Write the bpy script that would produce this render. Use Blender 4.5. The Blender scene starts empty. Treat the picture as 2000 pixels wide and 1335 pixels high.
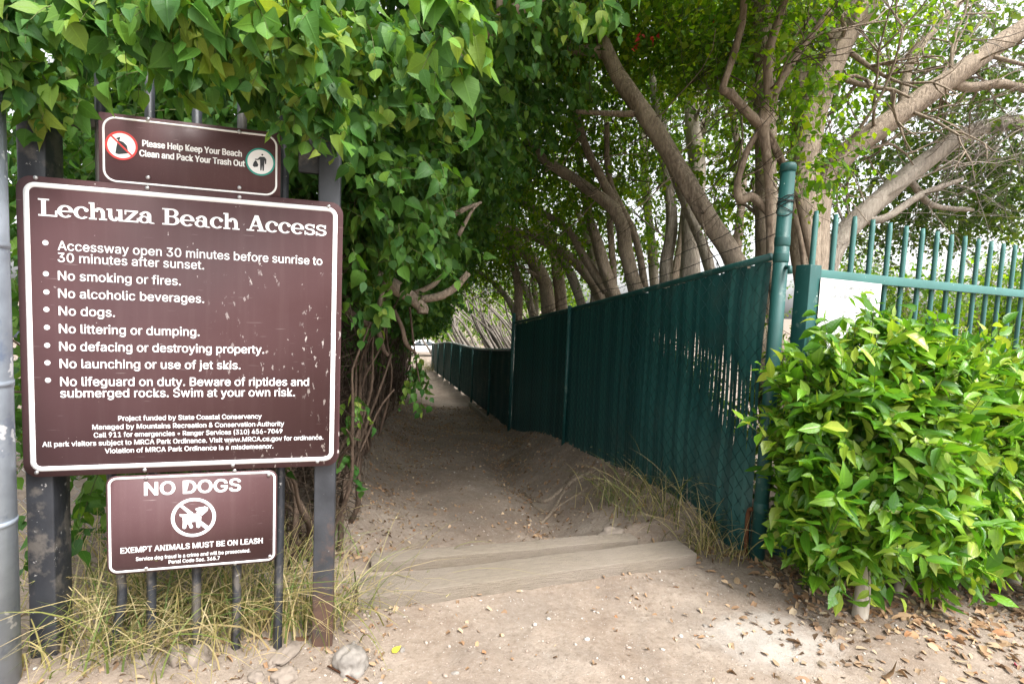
import bpy, bmesh, math, random
import numpy as np
from mathutils import Vector, Matrix, noise as mnoise

scene = bpy.context.scene
COL = scene.collection
R = math.radians

# ------------------------------------------------------------------ camera
F = 1000.0                                  # focal length in photo pixels (2000 px wide)
TH = math.atan(1000/13700); RO = math.atan(580/13700)
CAM = np.array([0, 0, 1.6])
FW = np.array([0, math.cos(TH), -math.sin(TH)])
_u0 = np.array([0, math.sin(TH), math.cos(TH)]); _r0 = np.array([1.0, 0, 0])
RT = math.cos(RO)*_r0 + math.sin(RO)*_u0
UP = -math.sin(RO)*_r0 + math.cos(RO)*_u0
cd = bpy.data.cameras.new('camera'); cam = bpy.data.objects.new('camera', cd); COL.objects.link(cam)
cd.sensor_width = 36; cd.lens = 36*F/2000; cd.clip_start = 0.05; cd.clip_end = 2000
cam.matrix_world = Matrix(((RT[0], UP[0], -FW[0], CAM[0]), (RT[1], UP[1], -FW[1], CAM[1]), (RT[2], UP[2], -FW[2], CAM[2]), (0, 0, 0, 1)))
scene.camera = cam

# ------------------------------------------------------------------ world, sun, exposure
SUN_EL, SUN_AZ = 57, 140
w = bpy.data.worlds.new('World'); scene.world = w; w.use_nodes = True
nt = w.node_tree; nt.nodes.clear()
wo = nt.nodes.new('ShaderNodeOutputWorld'); bg = nt.nodes.new('ShaderNodeBackground')
sky = nt.nodes.new('ShaderNodeTexSky'); sky.sky_type = 'NISHITA'; sky.sun_disc = False
sky.sun_elevation = R(SUN_EL); sky.sun_rotation = R(SUN_AZ); sky.dust_density = 4; sky.air_density = 1.0
hs = nt.nodes.new('ShaderNodeHueSaturation'); hs.inputs['Saturation'].default_value = 0.12
hs.inputs['Value'].default_value = 1.0
nt.links.new(sky.outputs[0], hs.inputs['Color']); nt.links.new(hs.outputs[0], bg.inputs[0]); nt.links.new(bg.outputs[0], wo.inputs[0])
bg.inputs[1].default_value = 0.15
sd = bpy.data.lights.new('sun', 'SUN'); sd.energy = 1.5; sd.angle = R(25); sd.color = (1, .97, .92)
sun = bpy.data.objects.new('sun', sd); COL.objects.link(sun)
_az = R(SUN_AZ)
_sdir = Vector((math.sin(_az)*math.cos(R(SUN_EL)), math.cos(_az)*math.cos(R(SUN_EL)), math.sin(R(SUN_EL))))
sun.rotation_euler = _sdir.to_track_quat('Z', 'Y').to_euler(); sun.location = _sdir*50
vs = scene.view_settings; vs.view_transform = 'Standard'; vs.look = 'None'; vs.gamma = 1; vs.exposure = 1.78
scene.cycles.max_bounces = 8; scene.cycles.diffuse_bounces = 4; scene.cycles.transmission_bounces = 4
scene.cycles.use_denoising = True; scene.cycles.denoising_prefilter = 'NONE'; scene.cycles.sample_clamp_indirect = 8

# ------------------------------------------------------------------ geometry helpers
def ray(x, y): return FW + RT*(x-1000)/F - UP*(y-667.5)/F
def at(x, y, Y):
    d = ray(x, y); return CAM + d*(Y-CAM[1])/d[1]
def atz(x, y, z):
    d = ray(x, y); return CAM + d*(z-CAM[2])/d[2]

def tag(o, label=None, cat=None, group=None, kind=None):
    if label: o['label'] = label
    if cat: o['category'] = cat
    if group: o['group'] = group
    if kind: o['kind'] = kind
    return o
def empty(name, loc=(0, 0, 0), rz=0):
    o = bpy.data.objects.new(name, None); COL.objects.link(o); o.location = loc; o.rotation_euler = (0, 0, rz)
    o.empty_display_size = .1
    return o
def link(name, me, mat=None, parent=None, smooth=False):
    o = bpy.data.objects.new(name, me); COL.objects.link(o)
    if mat is not None: me.materials.append(mat)
    if parent is not None: o.parent = parent
    if smooth: me.polygons.foreach_set('use_smooth', np.ones(len(me.polygons), dtype=bool))
    return o
def mesh_np(name, V, faces_list, uv=None):
    """V (n,3); faces_list: list of int arrays (m,k) with k verts per face"""
    me = bpy.data.meshes.new(name)
    V = np.asarray(V, dtype=np.float32)
    me.vertices.add(len(V)); me.vertices.foreach_set('co', V.ravel())
    loops = []; starts = []; tot = 0
    for f in faces_list:
        f = np.asarray(f, dtype=np.int32)
        if f.size == 0: continue
        m, k = f.shape
        starts.append(tot + np.arange(m, dtype=np.int32)*k); loops.append(f.ravel()); tot += m*k
    loops = np.concatenate(loops); starts = np.concatenate(starts)
    me.loops.add(len(loops)); me.loops.foreach_set('vertex_index', loops)
    me.polygons.add(len(starts)); me.polygons.foreach_set('loop_start', starts)
    if uv is not None:
        l = me.uv_layers.new(name='UVMap'); l.data.foreach_set('uv', np.asarray(uv, dtype=np.float32)[loops].ravel())
    me.update(calc_edges=True); me.validate()
    return me

class MB:
    """collects boxes, prisms and tubes into ONE mesh"""
    def __init__(s): s.V = []; s.F = {}; s.n = 0
    def add(s, V, F):
        V = np.asarray(V, float); s.V.append(V)
        for f in F: s.F.setdefault(len(f), []).append([i+s.n for i in f])
        s.n += len(V)
    def box(s, c, size, rz=0, bev=0):
        bm = bmesh.new(); bmesh.ops.create_cube(bm, size=1)
        bmesh.ops.scale(bm, vec=size, verts=bm.verts)
        if bev: bmesh.ops.bevel(bm, geom=bm.edges, offset=bev, segments=2, affect='EDGES', profile=.6)
        bmesh.ops.rotate(bm, cent=(0, 0, 0), matrix=Matrix.Rotation(rz, 3, 'Z'), verts=bm.verts)
        bmesh.ops.translate(bm, vec=c, verts=bm.verts); s.bm(bm)
    def bm(s, bm):
        bm.verts.index_update()
        s.add([v.co[:] for v in bm.verts], [[v.index for v in f.verts] for f in bm.faces]); bm.free()
    def prism(s, pts, y0, y1):
        """polygon in local xz, extruded from y0 (front) to y1"""
        n = len(pts)
        V = [(x, y0, z) for x, z in pts]+[(x, y1, z) for x, z in pts]
        s.add(V, [list(range(n)), list(range(2*n-1, n-1, -1))]+[[i, i+n, (i+1) % n+n, (i+1) % n] for i in range(n)])
    def tube(s, pts, rad, seg=8, cap=True, rough=0, rng=None, sub=1):
        pts = np.asarray(pts, float); rad = np.broadcast_to(np.asarray(rad, float), (len(pts),)).copy()
        if sub > 1: pts, rad = catmull(pts, rad, sub)
        n = len(pts)
        T = np.gradient(pts, axis=0); T /= np.linalg.norm(T, axis=1)[:, None]+1e-9
        up = np.array([0, 0, 1.0]) if abs(T[0][2]) < .9 else np.array([1.0, 0, 0])
        V = []; u = np.cross(T[0], up); u /= np.linalg.norm(u)
        a = np.arange(seg)/seg*2*np.pi
        for i in range(n):
            u = u-T[i]*(u@T[i]); u /= np.linalg.norm(u)+1e-9; v = np.cross(T[i], u)
            rr = rad[i]*np.ones(seg)
            if rough:
                for k in range(seg):
                    q = pts[i]*np.array([3, 3, 1.6])/max(.25, rad[i]*10)+np.array([math.cos(a[k]), math.sin(a[k]), 0])*1.3
                    rr[k] *= 1+rough*mnoise.noise(Vector(q))
            V.append(pts[i]+rr[:, None]*(np.cos(a)[:, None]*u+np.sin(a)[:, None]*v))
        V = np.concatenate(V)
        Fc = [[i*seg+k, i*seg+(k+1) % seg, (i+1)*seg+(k+1) % seg, (i+1)*seg+k] for i in range(n-1) for k in range(seg)]
        if cap: Fc += [list(range(seg))[::-1], [(n-1)*seg+k for k in range(seg)]]
        s.add(V, Fc)
    def build(s, name, mat, parent=None, smooth=False):
        me = mesh_np(name, np.concatenate(s.V), [np.array(f) for f in s.F.values()])
        return link(name, me, mat, parent, smooth)

def catmull(p, r, sub):
    P = np.vstack([2*p[0]-p[1], p, 2*p[-1]-p[-2]]); Rr = np.concatenate([[r[0]], r, [r[-1]]])
    out = []; ro = []
    for i in range(1, len(P)-2):
        for k in range(sub):
            t = k/sub
            out.append(.5*((2*P[i])+(-P[i-1]+P[i+1])*t+(2*P[i-1]-5*P[i]+4*P[i+1]-P[i+2])*t*t+(-P[i-1]+3*P[i]-3*P[i+1]+P[i+2])*t**3))
            ro.append(Rr[i]*(1-t)+Rr[i+1]*t)
    out.append(p[-1]); ro.append(r[-1])
    return np.array(out), np.array(ro)

# ------------------------------------------------------------------ material helpers
def newmat(name):
    m = bpy.data.materials.new(name); m.use_nodes = True; t = m.node_tree
    return m, t, t.nodes['Principled BSDF']
def N(t, typ, **kw):
    n = t.nodes.new(typ)
    for k, v in kw.items():
        if k in n.inputs: n.inputs[k].default_value = v
        else: setattr(n, k, v)
    return n
def ramp(t, fac, stops, interp='LINEAR'):
    n = t.nodes.new('ShaderNodeValToRGB'); e = n.color_ramp; e.interpolation = interp
    while len(e.elements) < len(stops): e.elements.new(.5)
    for el, (p, c) in zip(e.elements, stops):
        el.position = p; el.color = (*c, 1) if len(c) == 3 else c
    if fac is not None: t.links.new(fac, n.inputs[0])
    return n.outputs[0]
def mix(t, fac, a, b, mode='MIX'):
    n = t.nodes.new('ShaderNodeMix'); n.data_type = 'RGBA'; n.blend_type = mode
    for s, v in ((n.inputs[0], fac), (n.inputs[6], a), (n.inputs[7], b)):
        if isinstance(v, (int, float)): s.default_value = v
        elif isinstance(v, tuple): s.default_value = (*v, 1) if len(v) == 3 else v
        else: t.links.new(v, s)
    return n.outputs[2]
def math_(t, op, a, b=0.0):
    n = t.nodes.new('ShaderNodeMath'); n.operation = op
    for s, v in ((n.inputs[0], a), (n.inputs[1], b)):
        if isinstance(v, (int, float)): s.default_value = v
        else: t.links.new(v, s)
    return n.outputs[0]
def noise(t, vec, scale, detail=4, rough=.55, dist=0):
    n = t.nodes.new('ShaderNodeTexNoise'); n.inputs['Scale'].default_value = scale; n.inputs['Detail'].default_value = detail
    n.inputs['Roughness'].default_value = rough; n.inputs['Distortion'].default_value = dist
    if vec is not None: t.links.new(vec, n.inputs['Vector'])
    return n.outputs['Fac']
def obco(t, scale=None):
    c = t.nodes.new('ShaderNodeTexCoord').outputs['Object']
    if scale:
        mp = t.nodes.new('ShaderNodeMapping'); mp.inputs['Scale'].default_value = scale; t.links.new(c, mp.inputs['Vector']); c = mp.outputs[0]
    return c
def bump(t, bsdf, h, strength=.5, dist=.01):
    b = t.nodes.new('ShaderNodeBump'); b.inputs['Strength'].default_value = strength; b.inputs['Distance'].default_value = dist
    t.links.new(h, b.inputs['Height']); t.links.new(b.outputs[0], bsdf.inputs['Normal'])
def basic(name, col, rough=.6, spec=.5, metal=0, var=.25, scale=6, bumpk=0, bscale=60, dirt=None, chips=None):
    m, t, b = newmat(name); c = obco(t)
    col2 = tuple(x*(1-var) for x in col)
    k = ramp(t, noise(t, c, scale, 6), [(.3, col2), (.7, col)])
    if dirt:
        k = mix(t, ramp(t, noise(t, c, dirt[1], 5, .65), [(dirt[2], (0, 0, 0)), (dirt[2]+.08, (1, 1, 1))]), k, dirt[0])
    if chips:
        k = mix(t, ramp(t, noise(t, c, chips[1], 3, .7), [(chips[2], (0, 0, 0)), (chips[2]+.02, (1, 1, 1))]), k, chips[0])
    t.links.new(k, b.inputs['Base Color']); b.inputs['Roughness'].default_value = rough
    b.inputs['Metallic'].default_value = metal; b.inputs['Specular IOR Level'].default_value = spec
    if bumpk: bump(t, b, noise(t, c, bscale, 4), bumpk, .004)
    return m
def leaf_mat(name, cols, trans=.35, rough=.45, spec=.4, tcol=(1.3, 1.25, .5), vein=True):
    m, t, b = newmat(name)
    g = t.nodes.new('ShaderNodeNewGeometry')
    n = len(cols)
    k = ramp(t, g.outputs['Random Per Island'], [(i/(n-1) if n > 1 else 0, c) for i, c in enumerate(cols)])
    if vein:
        uv = t.nodes.new('ShaderNodeUVMap'); sx = t.nodes.new('ShaderNodeSeparateXYZ'); t.links.new(uv.outputs[0], sx.inputs[0])
        d = math_(t, 'ABSOLUTE', math_(t, 'SUBTRACT', sx.outputs[0], .5))
        mid = ramp(t, d, [(.0, (1, 1, 1)), (.035, (0, 0, 0))])
        sv = math_(t, 'SINE', math_(t, 'MULTIPLY', math_(t, 'SUBTRACT', sx.outputs[1], math_(t, 'MULTIPLY', d, .55)), 44.0))
        svr = ramp(t, sv, [(.82, (0, 0, 0)), (1.0, (.35, .35, .35))])
        vv = math_(t, 'MAXIMUM', mid, svr)
        k = mix(t, math_(t, 'MULTIPLY', vv, .32), k, mix(t, 1.0, k, (1.9, 1.8, 1.6), 'MULTIPLY'))
        bump(t, b, vv, .35, .003)
    oc = obco(t)
    k = mix(t, 1.0, k, ramp(t, noise(t, oc, 1.6, 3), [(.3, (.72, .78, .8)), (.7, (1.2, 1.15, 1.0))]), 'MULTIPLY')
    k = mix(t, ramp(t, noise(t, oc, 55, 3, .6), [(.62, (0, 0, 0)), (.74, (.45, .45, .45))]), k, mix(t, 1.0, k, (1.3, 1.2, .85), 'MULTIPLY'))
    t.links.new(k, b.inputs['Base Color']); b.inputs['Roughness'].default_value = rough; b.inputs['Specular IOR Level'].default_value = spec
    tr = t.nodes.new('ShaderNodeBsdfTranslucent'); t.links.new(mix(t, 1.0, k, tcol, 'MULTIPLY'), tr.inputs[0])
    ms = t.nodes.new('ShaderNodeMixShader'); ms.inputs[0].default_value = trans
    t.links.new(b.outputs[0], ms.inputs[1]); t.links.new(tr.outputs[0], ms.inputs[2])
    t.links.new(ms.outputs[0], t.nodes['Material Output'].inputs[0])
    return m
def bark_mat(name, c1, c2, sc=9, bk=.8):
    m, t, b = newmat(name); c = obco(t, (1, 1, .28))
    n1 = noise(t, c, sc*2.2, 8, .7, .4); n2 = noise(t, obco(t), 2.3, 4)
    k = ramp(t, n1, [(.34, tuple(x*.42 for x in c1)), (.5, c1), (.68, c2)])
    k = mix(t, ramp(t, n2, [(.4, (0, 0, 0)), (.7, (.55, .55, .55))]), k, tuple(x*1.15 for x in c2))
    t.links.new(k, b.inputs['Base Color']); b.inputs['Roughness'].default_value = .9; b.inputs['Specular IOR Level'].default_value = .15
    bump(t, b, n1, bk, .02)
    return m

# ------------------------------------------------------------------ leaves, twigs, grass (vectorised)
def leaf_template(kind):
    if kind == 'ovate': ts, ws, fold, curl = [.06, .24, .5, .74, .9], [.20, .38, .34, .17, .045], .38, .42
    elif kind == 'elliptic': ts, ws, fold, curl = [.12, .34, .62, .86], [.13, .225, .19, .06], .42, .26
    elif kind == 'small': ts, ws, fold, curl = [.45], [.34], .25, .15
    elif kind == 'litter': ts, ws, fold, curl = [.25, .65], [.25, .22], .7, .7
    V = [(0, 0, 0)]; UV = [(.5, 0)]
    for t_, w_ in zip(ts, ws):
        z = -curl*t_*t_
        V += [(-w_, t_, z+fold*w_), (0, t_, z), (w_, t_, z+fold*w_)]; UV += [(.5-w_, t_), (.5, t_), (.5+w_, t_)]
    V.append((0, 1, -curl)); UV.append((.5, 1))
    tri = [(0, 2, 1), (0, 3, 2)]; quad = []
    for i in range(len(ts)-1):
        a = 1+3*i; quad += [(a, a+1, a+4, a+3), (a+1, a+2, a+5, a+4)]
    a = 1+3*(len(ts)-1); e = len(V)-1
    tri += [(a, a+1, e), (a+1, a+2, e)]
    return np.array(V), tri, quad, np.array(UV)
def nrm(a): return a/(np.linalg.norm(a, axis=-1, keepdims=True)+1e-9)
def leaves(name, rng, P, A, Nn, S, kind, mat, parent=None):
    V0, tri, quad, UV = leaf_template(kind); n = len(P); k = len(V0)
    A = nrm(A); X = nrm(np.cross(A, Nn)); Nn = np.cross(X, A)
    zf = rng.uniform(-.2, 1.9, n); wf = rng.uniform(.68, 1.15, n); tw = rng.normal(0, .55, n)
    x = V0[None, :, 0]*wf[:, None]; y = np.broadcast_to(V0[None, :, 1], x.shape); z = V0[None, :, 2]*zf[:, None]+x*tw[:, None]*y
    V = P[:, None, :]+S[:, None, None]*(x[..., None]*X[:, None]+y[..., None]*A[:, None]+z[..., None]*Nn[:, None])
    off = (np.arange(n)*k)[:, None, None]
    fl = []
    if tri: fl.append((np.array(tri)[None]+off).reshape(-1, 3))
    if quad: fl.append((np.array(quad)[None]+off).reshape(-1, 4))
    me = mesh_np(name, V.reshape(-1, 3), fl, np.tile(UV, (n, 1)))
    return link(name, me, mat, parent, True)
def twigs_mesh(name, paths, r0, r1, mat, parent=None):
    """paths (n,m,3) -> 3-sided tapered tubes"""
    n, m, _ = paths.shape
    T = nrm(np.gradient(paths, axis=1)); ref = np.array([.31, .52, .79]); u = nrm(np.cross(T, ref)); v = np.cross(T, u)
    r = (np.broadcast_to(np.asarray(r0, float), (n,))[:, None]*np.linspace(1, r1, m)[None, :])
    a = np.arange(3)/3*2*np.pi
    V = paths[:, :, None, :]+r[:, :, None, None]*(np.cos(a)[None, None, :, None]*u[:, :, None]+np.sin(a)[None, None, :, None]*v[:, :, None])
    f = np.array([[i*3+k, i*3+(k+1) % 3, (i+1)*3+(k+1) % 3, (i+1)*3+k] for i in range(m-1) for k in range(3)])
    fl = (f[None]+(np.arange(n)*m*3)[:, None, None]).reshape(-1, 4)
    return link(name, mesh_np(name, V.reshape(-1, 3), [fl]), mat, parent, True)
def ball(rng, n, p=.45):
    d = nrm(rng.normal(size=(n, 3))); return d*(rng.random(n)**p)[:, None], d
def foliage(name, rng, clumps, L, nl, size, kind, mat, parent, twmat=None, droop=.4, leafdroop=.5, outw=.8, keep=None, twr=.003, hang=0, tw_name='twigs'):
    """clumps: (centre, radii, n_sprigs). Leaves sit alternately on little sprigs."""
    P0 = []; D = []
    for c, r, n in clumps:
        b, d = ball(rng, int(n)); P0.append(np.asarray(c)+b*np.asarray(r)); D.append(d*outw)
    P0 = np.concatenate(P0); D = np.concatenate(D); n = len(P0)
    D = nrm(D+rng.normal(0, .55, (n, 3))+np.array([0, 0, -droop]))
    Ls = L*rng.uniform(.5, 1.3, n)
    if keep is not None:
        mid = P0+D*Ls[:, None]*.5; k = keep(mid) & keep(P0+D*Ls[:, None]*.9-np.array([0, 0, .5])*droop*Ls[:, None]); P0, D, Ls = P0[k], D[k], Ls[k]; n = len(P0)
    ts = np.linspace(0, 1, 5); g = np.array([0, 0, -1.0])
    path = P0[:, None]+D[:, None]*(Ls[:, None, None]*ts[None, :, None])+g*(droop*.5*Ls[:, None, None]*ts[None, :, None]**2)
    tl = np.linspace(.12, 1.0, nl)
    LP = P0[:, None]+D[:, None]*(Ls[:, None, None]*tl[None, :, None])+g*(droop*.5*Ls[:, None, None]*tl[None, :, None]**2)
    side = nrm(np.cross(D, rng.normal(size=(n, 3))))
    sg = np.where(np.arange(nl) % 2 == 0, 1.0, -1.0)
    A = D[:, None]*.55+side[:, None]*sg[None, :, None]*.8+g*leafdroop+rng.normal(0, .35, (n, nl, 3))
    Nn = np.array([0, 0, 1.0])*(1-hang)+D[:, None]*.4+rng.normal(0, .6, (n, nl, 3))+hang*np.array([.1, -1.0, .25])
    S = size*np.minimum(rng.uniform(.42, 1.25, (n, nl))*rng.uniform(.75, 1.2, (n, 1)), 1.3)*np.linspace(1.1, .75, nl)[None]
    o = leaves(name, rng, LP.reshape(-1, 3), A.reshape(-1, 3), Nn.reshape(-1, 3), S.ravel(), kind, mat, parent)
    if twmat is not None: twigs_mesh(tw_name, path, twr, .4, twmat, parent)
    return o
def grass(name, rng, roots, length, lean, mat, parent=None, width=.004, bend=.9, out=None):
    n = len(roots); az = rng.uniform(0, 2*np.pi, n); L = length*rng.uniform(.4, 1.25, n)
    d = np.stack([np.cos(az), np.sin(az), np.zeros(n)], 1)+np.asarray(lean)
    tilt = rng.uniform(.1, .8, n); m = 7; ts = np.linspace(0, 1, m)
    b = bend*rng.uniform(.3, 1.4, n)
    h = ts[None]*L[:, None]*(1-.45*b[:, None]*ts[None]**1.6); q = L[:, None]*(tilt[:, None]*ts[None]*.6+b[:, None]*.75*ts[None]**2)
    C = roots[:, None]+np.stack([d[:, None, 0]*q, d[:, None, 1]*q, h], 2)
    side = nrm(np.stack([-d[:, 1], d[:, 0], np.zeros(n)], 1)+rng.normal(0, .4, (n, 3)))
    wd = width*rng.uniform(.6, 1.4, n)[:, None]*(1-ts[None]**2*.92)
    V = np.stack([C-side[:, None]*wd[..., None], C+side[:, None]*wd[..., None]], 2)
    f = np.array([[2*i, 2*i+1, 2*i+3, 2*i+2] for i in range(m-1)])
    fl = (f[None]+(np.arange(n)*2*m)[:, None, None]).reshape(-1, 4)
    return mesh_np(name, V.reshape(-1, 3), [fl]), C

# ------------------------------------------------------------------ terrain
def base_z(y): return -.08*min(max(y-3.0, 0), 43)
def xl(y): return float(np.interp(y, [2, 3, 5.8, 12.4, 17, 28, 60], [-.85, -1.05, -1.70, -2.55, -3.5, -5.9, -13]))   # foot of the hedge
def xf(y): return 1.64-.302*(y-3.2) if y < 8.5 else .04-.226*(y-8.5)   # fence line
def sstep(a, b, x):
    t = min(max((x-a)/(b-a), 0), 1); return t*t*(3-2*t)
BEAM_A = np.array([-.80, 2.62]); BEAM_B = np.array([1.24, 3.27]); BD = (BEAM_B-BEAM_A)/np.linalg.norm(BEAM_B-BEAM_A); BN = np.array([-BD[1], BD[0]])
def hz(x, y):
    q = np.array([x, y])-BEAM_A; v = q@BN
    z = base_z(y)
    onpath = sstep(xl(y)-.3, xl(y)+.3, x)*(1-sstep(xf(y)-.15, xf(y)+.1, x))
    z -= onpath*(.06*sstep(.08, .2, v)+.09*sstep(.56, .7, v))
    # gully down the right side and the bank up to the fence
    if y > 2.8:
        gx = .42-.16*(y-3.9)+.10*math.sin(y*1.7); d = x-gx; fade = sstep(3.45, 3.9, y)*(1-sstep(6.5, 8.5, y))
        z -= .12*fade*math.exp(-(d/.2)**2)
        if d > 0: z += .12*fade*sstep(.08, .62, d)*(1-.5*sstep(.8, 1.3, d))
        z += (.10*sstep(.35, 0, xf(y)-x)*sstep(3.4, 4.2, y)*(1-sstep(7, 9, y)))*(1 if x < xf(y)+.4 else 1)
        z += .22*sstep(xl(y)+.7, xl(y)-.2, x)*sstep(3.2, 4.2, y)
    # mound of cobbles under the signs
    z += .13*math.exp(-(((x+1.75)/.65)**2+((y-2.0)/.45)**2))
    z += .05*math.exp(-(((x-2.2)/.8)**2+((y-3.0)/.6)**2))
    kf = 1-.8*math.exp(-(v/.22)**2)*(abs(x-.2) < 1.3) if y < 4 else 1
    if y < 12 and abs(x) < 6:
        z += kf*.016*mnoise.noise(Vector((x*2.1, y*2.1, 3)))+.008*mnoise.noise(Vector((x*7, y*7, 1)))+.0035*mnoise.noise(Vector((x*22, y*22, 8)))
    else: z += .03*mnoise.noise(Vector((x*.5, y*.5, 3)))
    return z
gx_ = np.concatenate([-np.geomspace(3.2, 700, 22)[::-1], np.arange(-3.1, 3.6, .035), np.geomspace(3.7, 700, 22)])
gy_ = np.concatenate([-np.geomspace(.5, 500, 14)[::-1], np.arange(0, 1.4, .2), np.arange(1.4, 7.5, .035), np.arange(7.5, 14, .12), np.geomspace(14.2, 900, 40)])
GX, GY = np.meshgrid(gx_, gy_)
GZ = np.array([[hz(x, y) for x in gx_] for y in gy_])
nx, ny = len(gx_), len(gy_)
idx = np.arange(nx*ny).reshape(ny, nx)
gf = np.stack([idx[:-1, :-1], idx[:-1, 1:], idx[1:, 1:], idx[1:, :-1]], -1).reshape(-1, 4)
m, t, b = newmat('dirt'); c = obco(t)
n1 = noise(t, c, 1.3, 6, .6); n2 = noise(t, c, 14, 6, .65); n3 = noise(t, c, 120, 3, .6)
k = ramp(t, n1, [(.32, (.185, .140, .108)), (.55, (.275, .224, .180)), (.72, (.335, .286, .240))])
k = mix(t, ramp(t, n2, [(.42, (0, 0, 0)), (.72, (.6, .6, .6))]), k, (.165, .122, .092))
k = mix(t, ramp(t, n3, [(.60, (0, 0, 0)), (.70, (.35, .35, .35))]), k, (.40, .355, .315))
k = mix(t, ramp(t, n3, [(.26, (.35, .35, .35)), (.36, (0, 0, 0))]), k, (.13, .095, .07))
k = mix(t, ramp(t, noise(t, c, 3.1, 6, .62, .6), [(.45, (0, 0, 0)), (.62, (.55, .55, .55))]), k, (.185, .152, .126))
nm_ = noise(t, c, 38, 5, .7)
k = mix(t, ramp(t, nm_, [(.36, (.5, .5, .5)), (.47, (0, 0, 0))]), k, (.135, .105, .082))
k = mix(t, ramp(t, nm_, [(.56, (0, 0, 0)), (.68, (.45, .45, .45))]), k, (.34, .30, .262))
# pale worn concrete patch showing through the dirt by the shrub
sx = t.nodes.new('ShaderNodeSeparateXYZ'); t.links.new(c, sx.inputs[0])
dx = math_(t, 'DIVIDE', math_(t, 'SUBTRACT', sx.outputs[0], 1.35), .36); dy = math_(t, 'DIVIDE', math_(t, 'SUBTRACT', sx.outputs[1], 2.42), .26)
rr = math_(t, 'ADD', math_(t, 'ADD', math_(t, 'MULTIPLY', dx, dx), math_(t, 'MULTIPLY', dy, dy)), math_(t, 'MULTIPLY', math_(t, 'SUBTRACT', noise(t, c, 9, 6, .7), .5), 2.6))
k = mix(t, ramp(t, rr, [(.05, (.6, .6, .6)), (1.1, (0, 0, 0))]), k, (.37, .345, .315))
# trodden darker earth on the path beyond the steps
k = mix(t, ramp(t, math_(t, 'SUBTRACT', sx.outputs[1], math_(t, 'MULTIPLY', sx.outputs[0], .32)), [(.0, (0, 0, 0)), (1, (1, 1, 1))]), k, mix(t, .8, k, (.62, .56, .52), 'MULTIPLY')) if False else k
t.links.new(k, b.inputs['Base Color']); b.inputs['Roughness'].default_value = .95; b.inputs['Specular IOR Level'].default_value = .1
bump(t, b, math_(t, 'ADD', n2, math_(t, 'MULTIPLY', n3, .5)), .55, .02)
M_DIRT = m
g = link('ground', mesh_np('ground', np.stack([GX.ravel(), GY.ravel(), GZ.ravel()], 1), [gf]), M_DIRT, None, True); tag(g, 'bare sandy dirt ground running down the path', 'ground', kind='structure')

# ------------------------------------------------------------------ materials
M_GREEN = basic('green_paint', (.014, .085, .078), .5, .5, 0, .25, 5, .15, 80, dirt=((.10, .16, .145), 7, .58), chips=((.42, .47, .45), 26, .705))
M_GREEN_LIGHT = basic('pale_green_paint', (.055, .175, .16), .5, .5, 0, .2, 5, .12, 80, chips=((.45, .5, .48), 30, .72))
m, t, b = newmat('green_slat'); c = obco(t); gm = t.nodes.new('ShaderNodeNewGeometry')
k = ramp(t, gm.outputs['Random Per Island'], [(0, (.006, .040, .040)), (.5, (.012, .066, .064)), (1, (.024, .105, .098))])
k = mix(t, ramp(t, noise(t, c, 3, 6, .65), [(.55, (0, 0, 0)), (.8, (.5, .5, .5))]), k, (.05, .065, .055))
t.links.new(k, b.inputs['Base Color']); b.inputs['Roughness'].default_value = .38; M_SLAT = m
M_SLAT_WIRE = basic('coated_wire', (.006, .055, .052), .4, .5, 0, .2)
M_SCREEN = basic('green_screen', (.008, .052, .053), .65, .3, 0, .35, 2.5, dirt=((.05, .075, .07), 2, .58))
M_BLACK = basic('black_iron', (.034, .037, .045), .5, .5, 0, .4, 9, .2, 70, dirt=((.10, .09, .082), 6, .5), chips=((.30, .29, .28), 30, .66))
M_RUSTY = basic('rusted_iron', (.035, .03, .03), .7, .3, 0, .5, 9, .4, 50, dirt=((.12, .065, .04), 5, .42))
M_GALV = basic('galvanised_steel', (.42, .475, .55), .45, .5, .5, .45, 5, .15, 40, dirt=((.17, .21, .29), 3.5, .53), chips=((.72, .74, .77), 9, .62))
M_RUST = basic('rust', (.16, .07, .035), .9, .2, 0, .5, 20, .6, 60)
M_WHITE = basic('white_lettering', (.88, .88, .88), .45, .4, 0, .06, 12)
M_BOLT = basic('bolt_steel', (.55, .55, .56), .35, .5, .9, .2, 40)
M_WIRE = basic('dark_wire', (.03, .028, .026), .7, .3)
M_TIMBER = None
M_STEM = bark_mat('brown_stem', (.085, .058, .042), (.16, .115, .085), 14, .6)
M_TWIG = basic('twig', (.085, .062, .045), .85, .2, 0, .5, 5)
M_GREYTWIG = basic('grey_twig', (.27, .235, .205), .9, .15, 0, .4, 5)
M_GREENSTEM = basic('green_stem', (.10, .12, .035), .7, .3, 0, .3, 8)
M_BARK = bark_mat('trunk_bark', (.235, .185, .14), (.40, .325, .25), 24, 1.0)
M_BARK_PALE = bark_mat('pale_bark', (.27, .23, .19), (.42, .37, .31), 18, .9)
M_BARK_RED = bark_mat('vine_bark', (.17, .125, .09), (.30, .235, .175), 14, .8)
M_FICBARK = bark_mat('smooth_grey_bark', (.40, .35, .29), (.52, .47, .40), 5, .3)
M_L_BIG = leaf_mat('vine_leaf_front', [(.032, .10, .022), (.055, .155, .028), (.085, .205, .034), (.13, .26, .04), (.24, .31, .05)], .38, .5, .3)
M_L_VINE = leaf_mat('vine_leaf', [(.030, .092, .020), (.048, .130, .024), (.070, .175, .026), (.12, .22, .035)], .42, .5, .25)
M_L_TREE = leaf_mat('tree_leaf', [(.06, .145, .014), (.095, .21, .016), (.15, .275, .02), (.25, .33, .03)], .55, .5, .25, tcol=(1.55, 1.5, .3), vein=False)
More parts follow.
